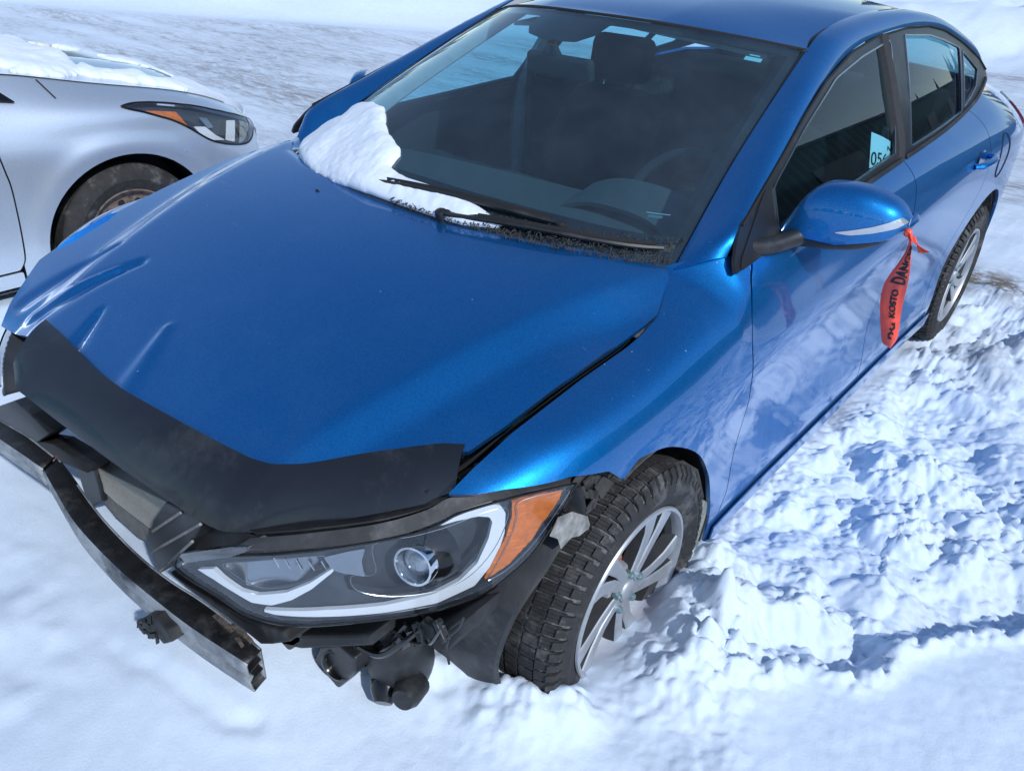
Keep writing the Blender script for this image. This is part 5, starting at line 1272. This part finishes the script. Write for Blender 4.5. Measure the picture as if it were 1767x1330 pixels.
for sg in (1, -1):
    P = np.array([[[sg*.08, .99, 1.335], [sg*.47, 1.08, 1.295]], [[sg*.08, 1.15, 1.335], [sg*.47, 1.20, 1.305]]]); sheet('sun_visor', P, LINER, CAR, None, .012)
# ---------------------------------------------------------------- handle, filler flap, tail lamp
def side_at(y, z, off=0):
    ts = np.linspace(0, 7, 400); S = side_surf([y], ts)[0]; k = np.abs(S[:, 2]-z).argmin(); return np.array([S[k, 0]+off, y, S[k, 2]])
for sg in (1, -1):
    for (yc, zc, ln_) in ((2.19, .905, .10), (1.30, .875, .10)):
        h = cr([side_at(yc-ln_, zc-.004, .002), side_at(yc-ln_*.7, zc, .028), side_at(yc, zc+.004, .036), side_at(yc+ln_*.7, zc+.006, .030), side_at(yc+ln_, zc+.004, .002)], 6)
        if sg < 0: h = mirx(h)
        MB().tube(h, np.interp(np.linspace(0, 1, len(h)), [0, .2, .8, 1], [.010, .013, .014, .010]), 10).build('door_handle', BLUE, CAR)
        cpt = side_at(yc-.01, zc-.006, .001); cpt[0] *= sg
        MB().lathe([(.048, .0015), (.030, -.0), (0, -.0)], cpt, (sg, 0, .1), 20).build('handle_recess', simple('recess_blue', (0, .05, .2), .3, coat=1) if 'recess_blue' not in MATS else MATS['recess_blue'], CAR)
fl_ = [side_at(2.56+.075*math.cos(a), .865+.085*math.sin(a), .0012) for a in np.linspace(0, 2*math.pi, 40)]
MB().tube(fl_, .0022, 5).build('fuel_door_gap', SEAL, CAR)
for sg in (1, -1):
    Yt, Zt = np.meshgrid(np.linspace(3.12, 3.5, 40), np.linspace(.76, .985, 26), indexing='ij')
    Pt = np.zeros(Yt.shape+(3,))
    for i in range(40):
        S = side_surf([Yt[i, 0]], np.linspace(0, 7, 300))[0]
        for j in range(26): k = np.abs(S[:, 2]-Zt[i, j]).argmin(); Pt[i, j] = (S[k, 0]+.012, Yt[i, j], Zt[i, j])
    Dt = sdpoly(Yt, Zt, [(3.16, .905), (3.30, .965), (3.5, .975), (3.5, .80), (3.36, .79), (3.26, .84)])
    if sg < 0: Pt = mirx(Pt)
    sheet('tail_light', Pt, RED, CAR, Dt, .03, flip=sg < 0)
# sticker inside the top corner of the screen, small print low on the glass
def ws_sticker(name, s0, s1, t0, t1, mat):
    S, T = np.meshgrid(np.linspace(s0, s1, 4), np.linspace(t0, t1, 4), indexing='ij')
    P = interp2(WS, S, T)-np.array([0, -.55, .83])*.010
    return sheet(name, P, mat, bpy.data.objects['windshield'], None, .0006)
ws_sticker('sticker', .80, .865, .905, .925, simple('sticker_teal', (.30, .55, .60), .5))
ws_sticker('sticker', .81, .85, .932, .938, MATS['sticker_teal'])
ws_sticker('glass_print', .80, .875, .20, .203, simple('grey_print', (.25, .30, .33), .6))
ws_sticker('glass_print', .81, .855, .185, .195, simple('grey_print_faint', (.08, .11, .14), .6))

# ---------------------------------------------------------------- silver car
SIL = empty('silver_car', (SILCX, .28, 0), 'silver car with patchy snow on its bonnet and a rusty steel wheel', 'car')
def sil_D(P, poly): return sdpoly(P[..., 1], P[..., 2], poly)
SWC = (.28, .315)
arch_s = [(SWC[0]+.378*math.cos(a), SWC[1]-.01+.372*math.sin(a)) for a in np.linspace(math.radians(-25), math.radians(205), 46)]
arch_r = [(SWC[0]-2.75+.378*math.cos(a), SWC[1]-.01+.372*math.sin(a)) for a in np.linspace(math.radians(-25), math.radians(205), 40)]
doorF = [tuple(p) for p in cr([[-0.1795, 0.734], [-0.1756, 0.6864], [-0.1698, 0.6216], [-0.1737, 0.5018], [-0.1815, 0.3978], [-0.1893, 0.3305], [-0.2009, 0.3024]], 5)]
BUMP = [[0.6809, 0.6697], [0.5913, 0.6477], [0.4706, 0.6085]]
ysf = np.linspace(-3.6, 1.15, 420); tsf = np.linspace(0, 6, 84); PS = sil_surf(ysf, tsf)
LAMP_S = cr([[0.3266, 0.8548], [0.3597, 0.8604], [0.3947, 0.8594], [0.4687, 0.8516], [0.5388, 0.8393], [0.6517, 0.8133], [0.7646, 0.7787], [0.9612, 0.7073], [1.1305, 0.6289], [1.0605, 0.6285], [1.004, 0.5985], [0.9631, 0.5875], [0.895, 0.5949], [0.8132, 0.6172], [0.7471, 0.6403], [0.6906, 0.6677], [0.6439, 0.7037], [0.6069, 0.7326], [0.5427, 0.7702], [0.4687, 0.8018], [0.3967, 0.8301]], 4, True)
LAMP_S = [tuple(p) for p in LAMP_S]
flare = np.exp(-((np.hypot(PS[..., 1]-SWC[0], PS[..., 2]-SWC[1])-.40)/.05)**2)*.010*sstep(.15, .3, PS[..., 2])
PSf = PS.copy(); PSf[..., 0] += flare
split_y = doorF[0][0]
fend = [(-.17, 1.3), (-.17, 1.05)]+[(doorF[0][0], 1.0)]+doorF+[(doorF[-1][0], .1), (arch_s[-1][0], .1)]+arch_s[::-1]+[(.70, .1), (1.3, .1), (1.3, 1.3)]
Dn = np.maximum(sil_D(PSf, fend), -sil_D(PSf, LAMP_S))
bl = np.array([[BUMP[0][0], BUMP[0][1]], BUMP[1], BUMP[2]]); bd = np.abs(polyside(PSf[..., 1], PSf[..., 2], [tuple(p) for p in bl]))
for m in (False, True):
    def MI(P):
        P = np.array(P, float).copy()
        if m: P[..., 0] = 2*SILCX-P[..., 0]
        return P
    sheet('fender', MI(PSf), SILVER, SIL, np.maximum(Dn, .0016-bd), .006, flip=not m, inner=DARK)
    body = [(-3.7, 1.3), (-.17, 1.3), (-.17, 1.05), (doorF[0][0]-.006, 1.0)]+[(p[0]-.006, p[1]) for p in doorF]+[(doorF[-1][0]-.02, .285), (-1.9, .285), (arch_r[0][0], .1)]+arch_r+[(-3.0, .1), (-3.7, .1)]
    sheet('body_side', MI(PSf), SILVER, SIL, np.maximum(sil_D(PSf, body), .002), .006, flip=not m, inner=DARK) if False else sheet('body_side', MI(PSf), SILVER, SIL, sil_D(PSf, body), .006, flip=not m, inner=DARK)
    sill = [(-2.2, .275), (doorF[-1][0]-.01, .275), (doorF[-1][0]-.01, .1), (-2.2, .1)]
    sheet('sill', MI(PSf-np.array([.0, 0, 0])), SILVER, SIL, sil_D(PSf, sill), .006, flip=not m)
    # headlight
    nrm = np.array([.80, .32, .50]); nrm /= np.linalg.norm(nrm)
    yl = np.linspace(.25, 1.14, 150); PL = sil_surf(yl, np.linspace(0, 4.2, 120)); DL = sil_D(PL, LAMP_S)
    lens = sheet('headlight', MI(PL+nrm*.004), LENS, SIL, DL, .003, flip=not m)
    sheet('lamp_housing', MI(PL-nrm*.035), LAMPIN, lens, DL-.004, .004, flip=not m)
    def patch(nm, px, mat, dep):
        sheet(nm, MI(PL-nrm*dep), mat, lens, np.maximum(sil_D(PL, px), DL+.003), .004, flip=not m)
    patch('amber_reflector', [[0.3986, 0.834], [0.4765, 0.8232], [0.5738, 0.8045], [0.6147, 0.7377], [0.5427, 0.7716], [0.4628, 0.808]], AMBERM, .008)
    patch('lamp_reflector', [[0.6458, 0.7332], [0.7101, 0.7204], [0.7607, 0.6735], [0.8132, 0.6409], [0.7315, 0.6589], [0.6789, 0.6895]], DRL, .012)
    patch('lamp_reflector', [[0.8638, 0.7154], [0.9261, 0.7019], [0.8755, 0.6175], [0.8171, 0.6399]], DRL, .012)
    patch('lamp_reflector', [[0.6925, 0.7653], [0.7373, 0.7521], [0.7626, 0.7084], [0.7256, 0.7103]], LAMPLT, .014)
    patch('lamp_bezel', [[0.9709, 0.696], [1.0527, 0.652], [0.9904, 0.5972], [0.9086, 0.6022]], LAMPLT, .016)
    c = np.array(LAMP_S+[LAMP_S[0]]); c = resamp(c, 120); c3 = []
    Pm = PL.reshape(-1, 3)
    for (yy, zz) in c: k = ((Pm[:, 1]-yy)**2+(Pm[:, 2]-zz)**2).argmin(); c3.append(Pm[k]+nrm*.003)
    MB().tube(MI(smooth1(np.array(c3), 3)), .0045, 6).build('lamp_seal', GLOSS, lens)
    # wheel arch
    aa = np.radians(np.linspace(-20, 200, 40))
    for cy in (SWC[0], SWC[0]-2.75):
        ring = np.stack([np.full(40, -1.945), cy-.376*np.cos(aa), SWC[1]+.372*np.sin(aa)], 1); r2 = ring.copy(); r2[:, 0] = -2.25
        sheet('arch_liner', MI(ruled(ring, r2, 40, 3)), BLK, SIL, None, .004)
        MB().lathe([(0, 0), (.39, 0)], MI(np.array([-2.20, cy, .33])), (1, 0, 0), 28).build('arch_wall', DARK, SIL)
    # window corner and pillar joint
    nw = np.array([.85, 0, .5])
    w = PS[250:330]
    MB().prism([Vector(MI(p)) for p in [(-2.0, -.55, 1.02), (-1.995, -.30, .965), (-1.995, -.06, .915), (-2.03, -.10, .955), (-2.08, -.45, 1.09)]][::(1 if m else -1)], (.012*(-1 if m else 1), 0, .004)).build('window_corner', GLOSS, SIL, smooth=False)
    j = np.array([[-2.0779, 0.0657, 0.9718], [-2.0417, 0.0794, 0.9418], [-2.0042, 0.0949, 0.9089]]); strip_along(MI(resamp(cr(j, 4), 12)+np.array([.002, 0, .002])), (0, 0, 1), .006, .001, 'pillar_joint', SEAL, SIL)
    # steel wheels
# bonnet
xs_ = np.linspace(-1, 1, 90); ys_ = np.linspace(-.28, 1.16, 90); XX, YY = np.meshgrid(xs_, ys_, indexing='ij')
ex, ez = sil_edge(YY); HW = np.abs(ex-SILCX)-.002; XH = SILCX+XX*HW; ZH = sil_hood_z(XH, YY)
SHD = np.stack([XH, YY, ZH], -1)
sheet('hood', SHD, SILVER, SIL, None, .006, flip=False)
ef = np.array([(x, y, z) for x, y, z in zip(sil_edge(np.linspace(-.1, .93, 60))[0], np.linspace(-.1, .93, 60), sil_edge(np.linspace(-.1, .93, 60))[1])])
strip_along(ef+np.array([.003, 0, .001]), (.3, 0, 1), .006, .001, 'hood_gap', SEAL, SIL)
# nose, grille, bumper
n0 = SHD[:, -1]; n1 = n0+np.array([0, .05, -.16]); n2 = n0+np.array([0, .06, -.42])
sheet('front_bumper', np.stack([n0, (n0+n1)/2+np.array([0, .03, 0]), n1, n2], 1), SILVER, SIL, None, .006)
# windscreen, roof
b0 = np.array([(SILCX+x*.66, -.30-.12*(abs(x)**2), 1.05-.02*x*x) for x in np.linspace(-1, 1, 24)]); b1 = np.array([(SILCX+x*.56, -1.05-.08*x*x, 1.44-.05*x*x) for x in np.linspace(-1, 1, 24)])
sheet('windshield', ruled(b0, b1, 24, 10), WSGLASS, SIL, None, .004, flip=True)
b2 = np.array([(SILCX+x*.56, -2.5, 1.45-.05*x*x) for x in np.linspace(-1, 1, 24)]); b3 = np.array([(SILCX+x*.60, -3.2, 1.05) for x in np.linspace(-1, 1, 24)]); b4 = np.array([(SILCX+x*.62, -3.6, 1.0) for x in np.linspace(-1, 1, 24)])
sheet('roof', ruled(b1, b2, 24, 10), SILVER, SIL, None, .004, flip=True); sheet('rear_window', ruled(b2, b3, 24, 6), GLASS, SIL, None, .004, flip=True); sheet('trunk_lid', ruled(b3, b4, 24, 4), SILVER, SIL, None, .004, flip=True)
for sg in (1, -1):
    sd = np.array([[[SILCX+sg*.78, -.55, 1.02], [SILCX+sg*.575, -1.12, 1.40]], [[SILCX+sg*.78, -1.6, 1.02], [SILCX+sg*.575, -1.7, 1.42]], [[SILCX+sg*.76, -2.9, 1.03], [SILCX+sg*.575, -2.5, 1.40]]])
    sheet('side_window', sd, GLASS, SIL, None, .004, flip=sg > 0)
    pil = np.array([[[SILCX+sg*.665, -.40, 1.04], [SILCX+sg*.565, -1.12, 1.405]], [[SILCX+sg*.70, -.42, 1.04], [SILCX+sg*.585, -1.14, 1.395]]]); sheet('pillar', pil, SILVER, SIL, None, .02, flip=sg < 0)
MB().box((SILCX, -1.2, .55), (1.5, 3.4, .55)).build('cabin_core', DARK, SIL, smooth=False)
SW = make_tyre('wheel', RUBBER, SIL, .318, .20, .20, tread=False)
mb = MB(); mb.lathe([(.203, .074), (.206, .080), (.203, .086), (.196, .086), (.192, .078), (.186, .062), (.172, .050), (.150, .046), (.120, .052), (.095, .062), (.080, .060), (.062, .050), (.040, .050), (.032, .054), (.032, .074), (.0, .076)], (0, 0, 0), (1, 0, 0), 64)
mb.build('rim', simple('rusty_rim', (.16, .12, .10), .75, metal=.3, var=.65, vscale=34, dust=.3, bmp=.4, bscale=120), SW)
for k in range(12):
    a = 2*math.pi*k/12; MB().lathe([(0, .001), (.013, .001), (.016, -.004)], (.0505, .142*math.cos(a), .142*math.sin(a)), (1, 0, 0), 12).build('rim_hole', SEAL, SW)
for k in range(5):
    a = 2*math.pi*k/5+.3; MB().lathe([(0, .018), (.009, .018), (.011, .0)], (.050, .056*math.cos(a), .056*math.sin(a)), (1, 0, 0), 6).build('lug_nut', RUST, SW)
for ch in SW.children: ch.matrix_parent_inverse = Matrix.Identity(4)
SW.matrix_parent_inverse = parent_inv(SIL); SW.location = (-2.035, SWC[0], SWC[1]); SW.rotation_euler = (.2, 0, 0)
for (x, y, mm) in ((-2.035, SWC[0]-2.75, False), (2*SILCX+2.035, SWC[0], True), (2*SILCX+2.035, SWC[0]-2.75, True)): wheel_at((x, y, SWC[1]), .9, mm, SIL, SW)
# ---------------------------------------------------------------- snow lying on the cars
def snow_on(name, base, N, D, hmax, w, seed, label, cat='snow', nz=1.0, group=None):
    d = np.maximum(-D, 0); X, Y = base[..., 0], base[..., 1]
    h = hmax*np.sqrt(np.clip(d/w, 0, 1))*(1-.25*np.clip(d/w, 0, 1))
    h = h*(1+.45*fbm(X*6, Y*6, seed, 2))+nz*(.005*(billow(X*14, Y*14, seed+4, 3)-.2)+.0015*fbm(X*60, Y*60, seed+9, 3))*np.clip(d/.02, 0, 1)
    P = base+N*(np.maximum(h, 0)[..., None])
    V, F = trim(P, D); B, _ = trim(base-N*.004, D); k = len(V)
    ec = {(a, b) for f in F for a, b in zip(f, f[1:]+f[:1])}
    o = mk(name, V+B, [tuple(f) for f in F]+[tuple(i+k for i in f[::-1]) for f in F]+[(b, a, a+k, b+k) for (a, b) in ec if (b, a) not in ec], SNOWP, None, 40)
    tag(o, label, cat, group); return o
PW = [[-0.78, 0.0261], [-0.87, 0.0336], [-0.87, 0.0673], [-0.87, 0.1047], [-0.87, 0.146], [-0.87, 0.1797], [-0.75, 0.2284], [-0.78, 0.2696], [-0.74, 0.307], [-0.63, 0.3295], [-0.52, 0.3295], [-0.44, 0.3033], [-0.38, 0.2696], [-0.31, 0.2396], [-0.23, 0.2171], [-0.17, 0.1984], [-0.14, 0.1759], [-0.14, 0.1534], [-0.13, 0.1235], [-0.07, 0.1085], [-0.01, 0.101], [0.05, 0.101], [0.12, 0.101], [0.19, 0.101], [0.27, 0.0898], [0.34, 0.071], [0.43, 0.0411], [0.3, 0.0186], [0.11, 0.0186], [-0.11, 0.0148], [-0.33, 0.0036], [-0.5, 0.0036], [-0.63, 0.0111]]
S_, T_ = np.meshgrid(np.linspace(-1.0, .42, 260), np.linspace(-.10, .46, 150), indexing='ij')
PB = interp2(WS, S_, T_); Nw = np.array([0, -.52, .85])
_asp = .46/.37
Dw = sdpoly(S_*.69, T_*.86, [(a*.69, b*.86) for a, b in PW])+.004*fbm(S_*30, T_*40, 5, 3)*sstep(0, -.3, S_)-.004*sstep(-.2, .1, S_)
snow_on('snow_patch', PB+Nw*.004, Nw, Dw, .022, .035, 140, 'thick white snow patch on the lower corner of the windshield by the blue hood')
_sp = bpy.data.objects['snow_patch']; rg = np.random.default_rng(3)
for k, (a, b_) in enumerate([[-0.65, 0.0898], [-0.66, 0.1047], [-0.64, 0.0785], [-0.54, 0.071], [-0.02, 0.071]]):
    q = interp2(PB, np.array([[a]]), np.array([[b_]]))[0, 0]+Nw*.024
    MB().box(q, (.012+.01*rg.random(), .006, .005), Matrix.Rotation(rg.random()*3, 3, 'Y'), taper=.5).build('twig', DARK, _sp, smooth=False)
PHs = [[[-4.3964, 0.6121], [-6.1341, 1.3047], [-3.0229, 0.3559], [-2.7721, 0.3623], [-2.5816, 0.3735], [-2.4372, 0.3443], [-2.3236, 0.3261], [-2.2472, 0.3095], [-2.1744, 0.2357], [-2.1306, 0.143], [-2.1335, 0.0446], [-2.2055, -0.0081], [-2.2104, -0.0849]],
       [[-2.2702, 0.2923], [-2.3827, 0.3724], [-2.336, 0.4109], [-2.3229, 0.5066], [-2.3565, 0.6117], [-2.2829, 0.6313], [-2.3432, 0.7665], [-3.2929, 1.3557], [-3.3159, 1.4541], [-3.208, 1.4767], [-2.9729, 1.4347], [-2.7098, 1.3453], [-2.4496, 1.24], [-1.2348, 0.4797], [-1.3513, 0.5035], [-1.5618, 0.5452], [-1.743, 0.5728], [-2.1769, 0.7251], [-2.1752, 0.5747], [-2.186, 0.4359], [-2.2301, 0.3249]]]
Ds = sdpoly(SHD[..., 0], SHD[..., 1], PHs[0])
xs2 = np.linspace(-.2, 1, 260); ys2 = np.linspace(-.26, 1.158, 260); X2, Y2 = np.meshgrid(xs2, ys2, indexing='ij')
ex2, _ = sil_edge(Y2); XH2 = SILCX+X2*(np.abs(ex2-SILCX)-.004); SH2 = np.stack([XH2, Y2, sil_hood_z(XH2, Y2)], -1)
D2 = np.minimum(sdpoly(XH2, Y2, PHs[0]), sdpoly(XH2, Y2, PHs[1]))+.035*fbm(XH2*9, Y2*9, 31, 4)
thin = (-.16+.62*fbm(XH2*2.2+Y2*1.5, Y2*2.0, 37, 4)+.40*fbm(XH2*9, Y2*5, 39, 4))*.10
D2 = np.minimum(D2, np.maximum(-thin, XH2+2.30))
snow_on('snow_cover', SH2+np.array([0, 0, .003]), np.array([.1, .1, .97]), D2, .030, .07, 210, 'ragged white snow lying on the silver hood above the amber and clear headlight')
# ---------------------------------------------------------------- red tape on the mirror, with its print
TL = [[1.0441, 0.892, 0.6754], [1.0332, 0.8854, 0.6842], [1.0205, 0.8612, 0.7362], [1.0126, 0.826, 0.8114], [1.0187, 0.793, 0.8743], [1.0402, 0.749, 0.945], [1.0575, 0.705, 1.0048], [1.0626, 0.672, 1.0394]]
TR = [[1.0507, 0.902, 0.6725], [1.0588, 0.8954, 0.6885], [1.0666, 0.8756, 0.7244], [1.0643, 0.836, 0.8194], [1.0631, 0.7986, 0.8915], [1.0642, 0.7546, 0.9522], [1.0654, 0.7194, 0.9977], [1.0658, 0.682, 1.035]]
tl = resamp(cr(TL, 6), 60); tr = resamp(cr(TR, 6), 60)
def tape(a, c, off=0):
    """a 0 foot..1 knot, c 0 left..1 right"""
    i = a*59; p = np.stack([np.interp(i, np.arange(60), tl[:, k]) for k in range(3)], -1)*(1-c)[..., None]+np.stack([np.interp(i, np.arange(60), tr[:, k]) for k in range(3)], -1)*c[..., None]
    bow = .010*np.sin(math.pi*c)*(1-.3*a)+.006*np.sin(a*9+c*2)+.004*np.sin(c*14)*a**2+off
    n = np.array([.62, -.75, .1]); return p+n*bow[..., None]
A_, C_ = np.meshgrid(np.linspace(0, 1, 70), np.linspace(0, 1, 16), indexing='ij')
tp = sheet('danger_tape', tape(A_, C_), TAPE, None, None, .0006)
tag(tp, 'red plastic danger tape printed in black, knotted to the blue side mirror', 'tape')
kn = Vector([1.0601, 0.668, 1.0477])
def crumpled(name, pts, w, seed):
    rg = np.random.default_rng(seed); c = cr(pts, 5); n = len(c); G = []
    ww = np.interp(np.linspace(0, 1, n), np.linspace(0, 1, len(w)), w)
    for i in range(n):
        a = seed+i*.35; d = np.array([math.cos(a)*.6+.5, -.3, math.sin(a)*.5]); d /= np.linalg.norm(d); q = np.array([-.3, -.8, .3])
        G.append([c[i]+d*ww[i]*s+q*.35*ww[i]*((j % 2)*2-1)*.6 for j, s in enumerate(np.linspace(-1, 1, 6))])
    return sheet(name, np.array(G), TAPE, tp, None, .001, sharp=20)
crumpled('tape_end', [[1.0615, 0.662, 1.0496], [1.0769, 0.662, 1.0391], [1.0912, 0.662, 1.0284], [1.1047, 0.662, 1.0161]], [.004, .006, .008, .014], 2)
crumpled('tape_loop', [[1.0452, 0.6755, 1.0606], [1.0533, 0.6683, 1.0538], [1.0616, 0.6647, 1.0463], [1.0703, 0.6647, 1.0379]], [.007, .008, .006, .006], 5)
MB().lathe([(0, .010), (.007, .007), (.010, 0), (.007, -.007), (0, -.010)], kn, (.5, -.3, .8), 10).build('tape_knot', TAPE, tp, sharp=15)
def text_mesh(body, res=4, bold=.03):
    cu = bpy.data.curves.new('lettering', 'FONT'); cu.body = body; cu.size = 1; cu.resolution_u = res; cu.offset = bold
    o = bpy.data.objects.new('lettering', cu); COL.objects.link(o); dg = bpy.context.evaluated_depsgraph_get(); dg.update()
    me = o.evaluated_get(dg).to_mesh(); bm = bmesh.new(); bm.from_mesh(me)
    bmesh.ops.triangulate(bm, faces=bm.faces)
    for _ in range(2):
        L = [e for e in bm.edges if e.calc_length() > .22]
        if L: bmesh.ops.subdivide_edges(bm, edges=L, cuts=1); bmesh.ops.triangulate(bm, faces=[f for f in bm.faces if len(f.verts) > 3])
    V = np.array([v.co[:2] for v in bm.verts]); F = [tuple(v.index for v in f.verts) for f in bm.faces]; bm.free(); o.evaluated_get(dg).to_mesh_clear()
    bpy.data.objects.remove(o); V -= V.min(0); V /= V.max(0); return V, F
def tape_text(body, a0, a1, c0, c1, bold=0):
    V, F = text_mesh(body)
    a = a0+(a1-a0)*V[:, 0]; c = c1-(c1-c0)*V[:, 1]
    for k in range(1+bold):
        P = tape(a+.004*k, np.clip(c-.012*k, 0, 1), .0022+.0002*k)
        mk('lettering', P, F, INK, tp, 0, False)
tape_text('KOSTO', .265, .49, .36, .66, 1)
tape_text('DANGER', .545, .93, .14, .86, 1)
# six-sided emblem: two hooked arms round a middle
for arm in (0, 1):
    s = 1 if arm == 0 else -1
    h = [(0.0, .52), (.42, .52), (.42, .20), (.0, -.02), (-.30, .12), (-.12, .22), (.0, .14), (.24, .27), (.24, .36), (.0, .36)]
    P2 = np.array([(.5+s*p[0]*.9, .5+s*p[1]*.9) for p in h]); aa = .085+.15*P2[:, 1]; cc = .22+.55*P2[:, 0]
    mk('emblem', tape(aa, cc, .0024), [tuple(range(len(h)))], INK, tp, 0, False)
# ---------------------------------------------------------------- numbered paper in the driver's window
PC = [[0.769, 1.2721, 1.0194], [0.7797, 1.4425, 0.9963], [0.7528, 1.4954, 1.0535], [0.7273, 1.3418, 1.1049]]
pc = [np.array(p) for p in PC]
U_, V_ = np.meshgrid(np.linspace(0, 1, 8), np.linspace(0, 1, 8), indexing='ij')
def onp(u, v, off=0): return (pc[0]*(1-u)[..., None]+pc[1]*u[..., None])*(1-v)[..., None]+(pc[3]*(1-u)[..., None]+pc[2]*u[..., None])*v[..., None]+np.array([.9, 0, .43])*(off+.004*np.sin(u*3))[..., None]
pg = sheet('paper_tag', onp(U_, V_), PAPER, None, None, .0006, flip=False)
tag(pg, 'white paper with black number 0566 behind the side window glass', 'paper')
V, F = text_mesh('0566', 4, .008); mk('lettering', onp(.03+.95*V[:, 0], .06+.40*V[:, 1], .001+0*V[:, 0]), F, INK, pg, 0, False)
V, F = text_mesh('N'); mk('lettering', onp(.72+.2*V[:, 0], .60+.16*V[:, 1], .001+0*V[:, 0]), F, INK, pg, 0, False)
# ---------------------------------------------------------------- the building that the car's side mirrors
SHED = empty('metal_shed', (12, 14, 0), 'long dark teal shed of ribbed metal sheets, mirrored in the side windows', 'building')
SHM = simple('teal_cladding', (.012, .045, .055), .5, var=.2, vscale=2)
yy = np.arange(3.0, 90, .14); prof = np.tile([0, 0, .045, .045], len(yy)//4+1)[:len(yy)]
P = np.stack([np.stack([9.0-prof, yy, np.full_like(yy, z)], -1) for z in (0, 2.4, 4.6)], 1)
sheet('wall', P, SHM, SHED, None, .01, flip=True)
MB().box((14, 46.5, 2.28), (9.8, 86.9, 4.55)).build('hall', SHM, SHED, smooth=False)
MB().prism([(8.7, 2.8, 4.62), (14, 2.8, 5.9), (19.3, 2.8, 4.62)], (0, 87.4, 0)).build('roof', simple('shed_roof', (.55, .58, .62), .6), SHED, smooth=False)
for k in range(6):
    MB().box((8.93, 9+k*13, 1.75), (.06, 3.6, 3.4)).build('roller_door', simple('door_grey', (.10, .12, .13), .5) if 'door_grey' not in MATS else MATS['door_grey'], SHED, smooth=False, bevel=.02)
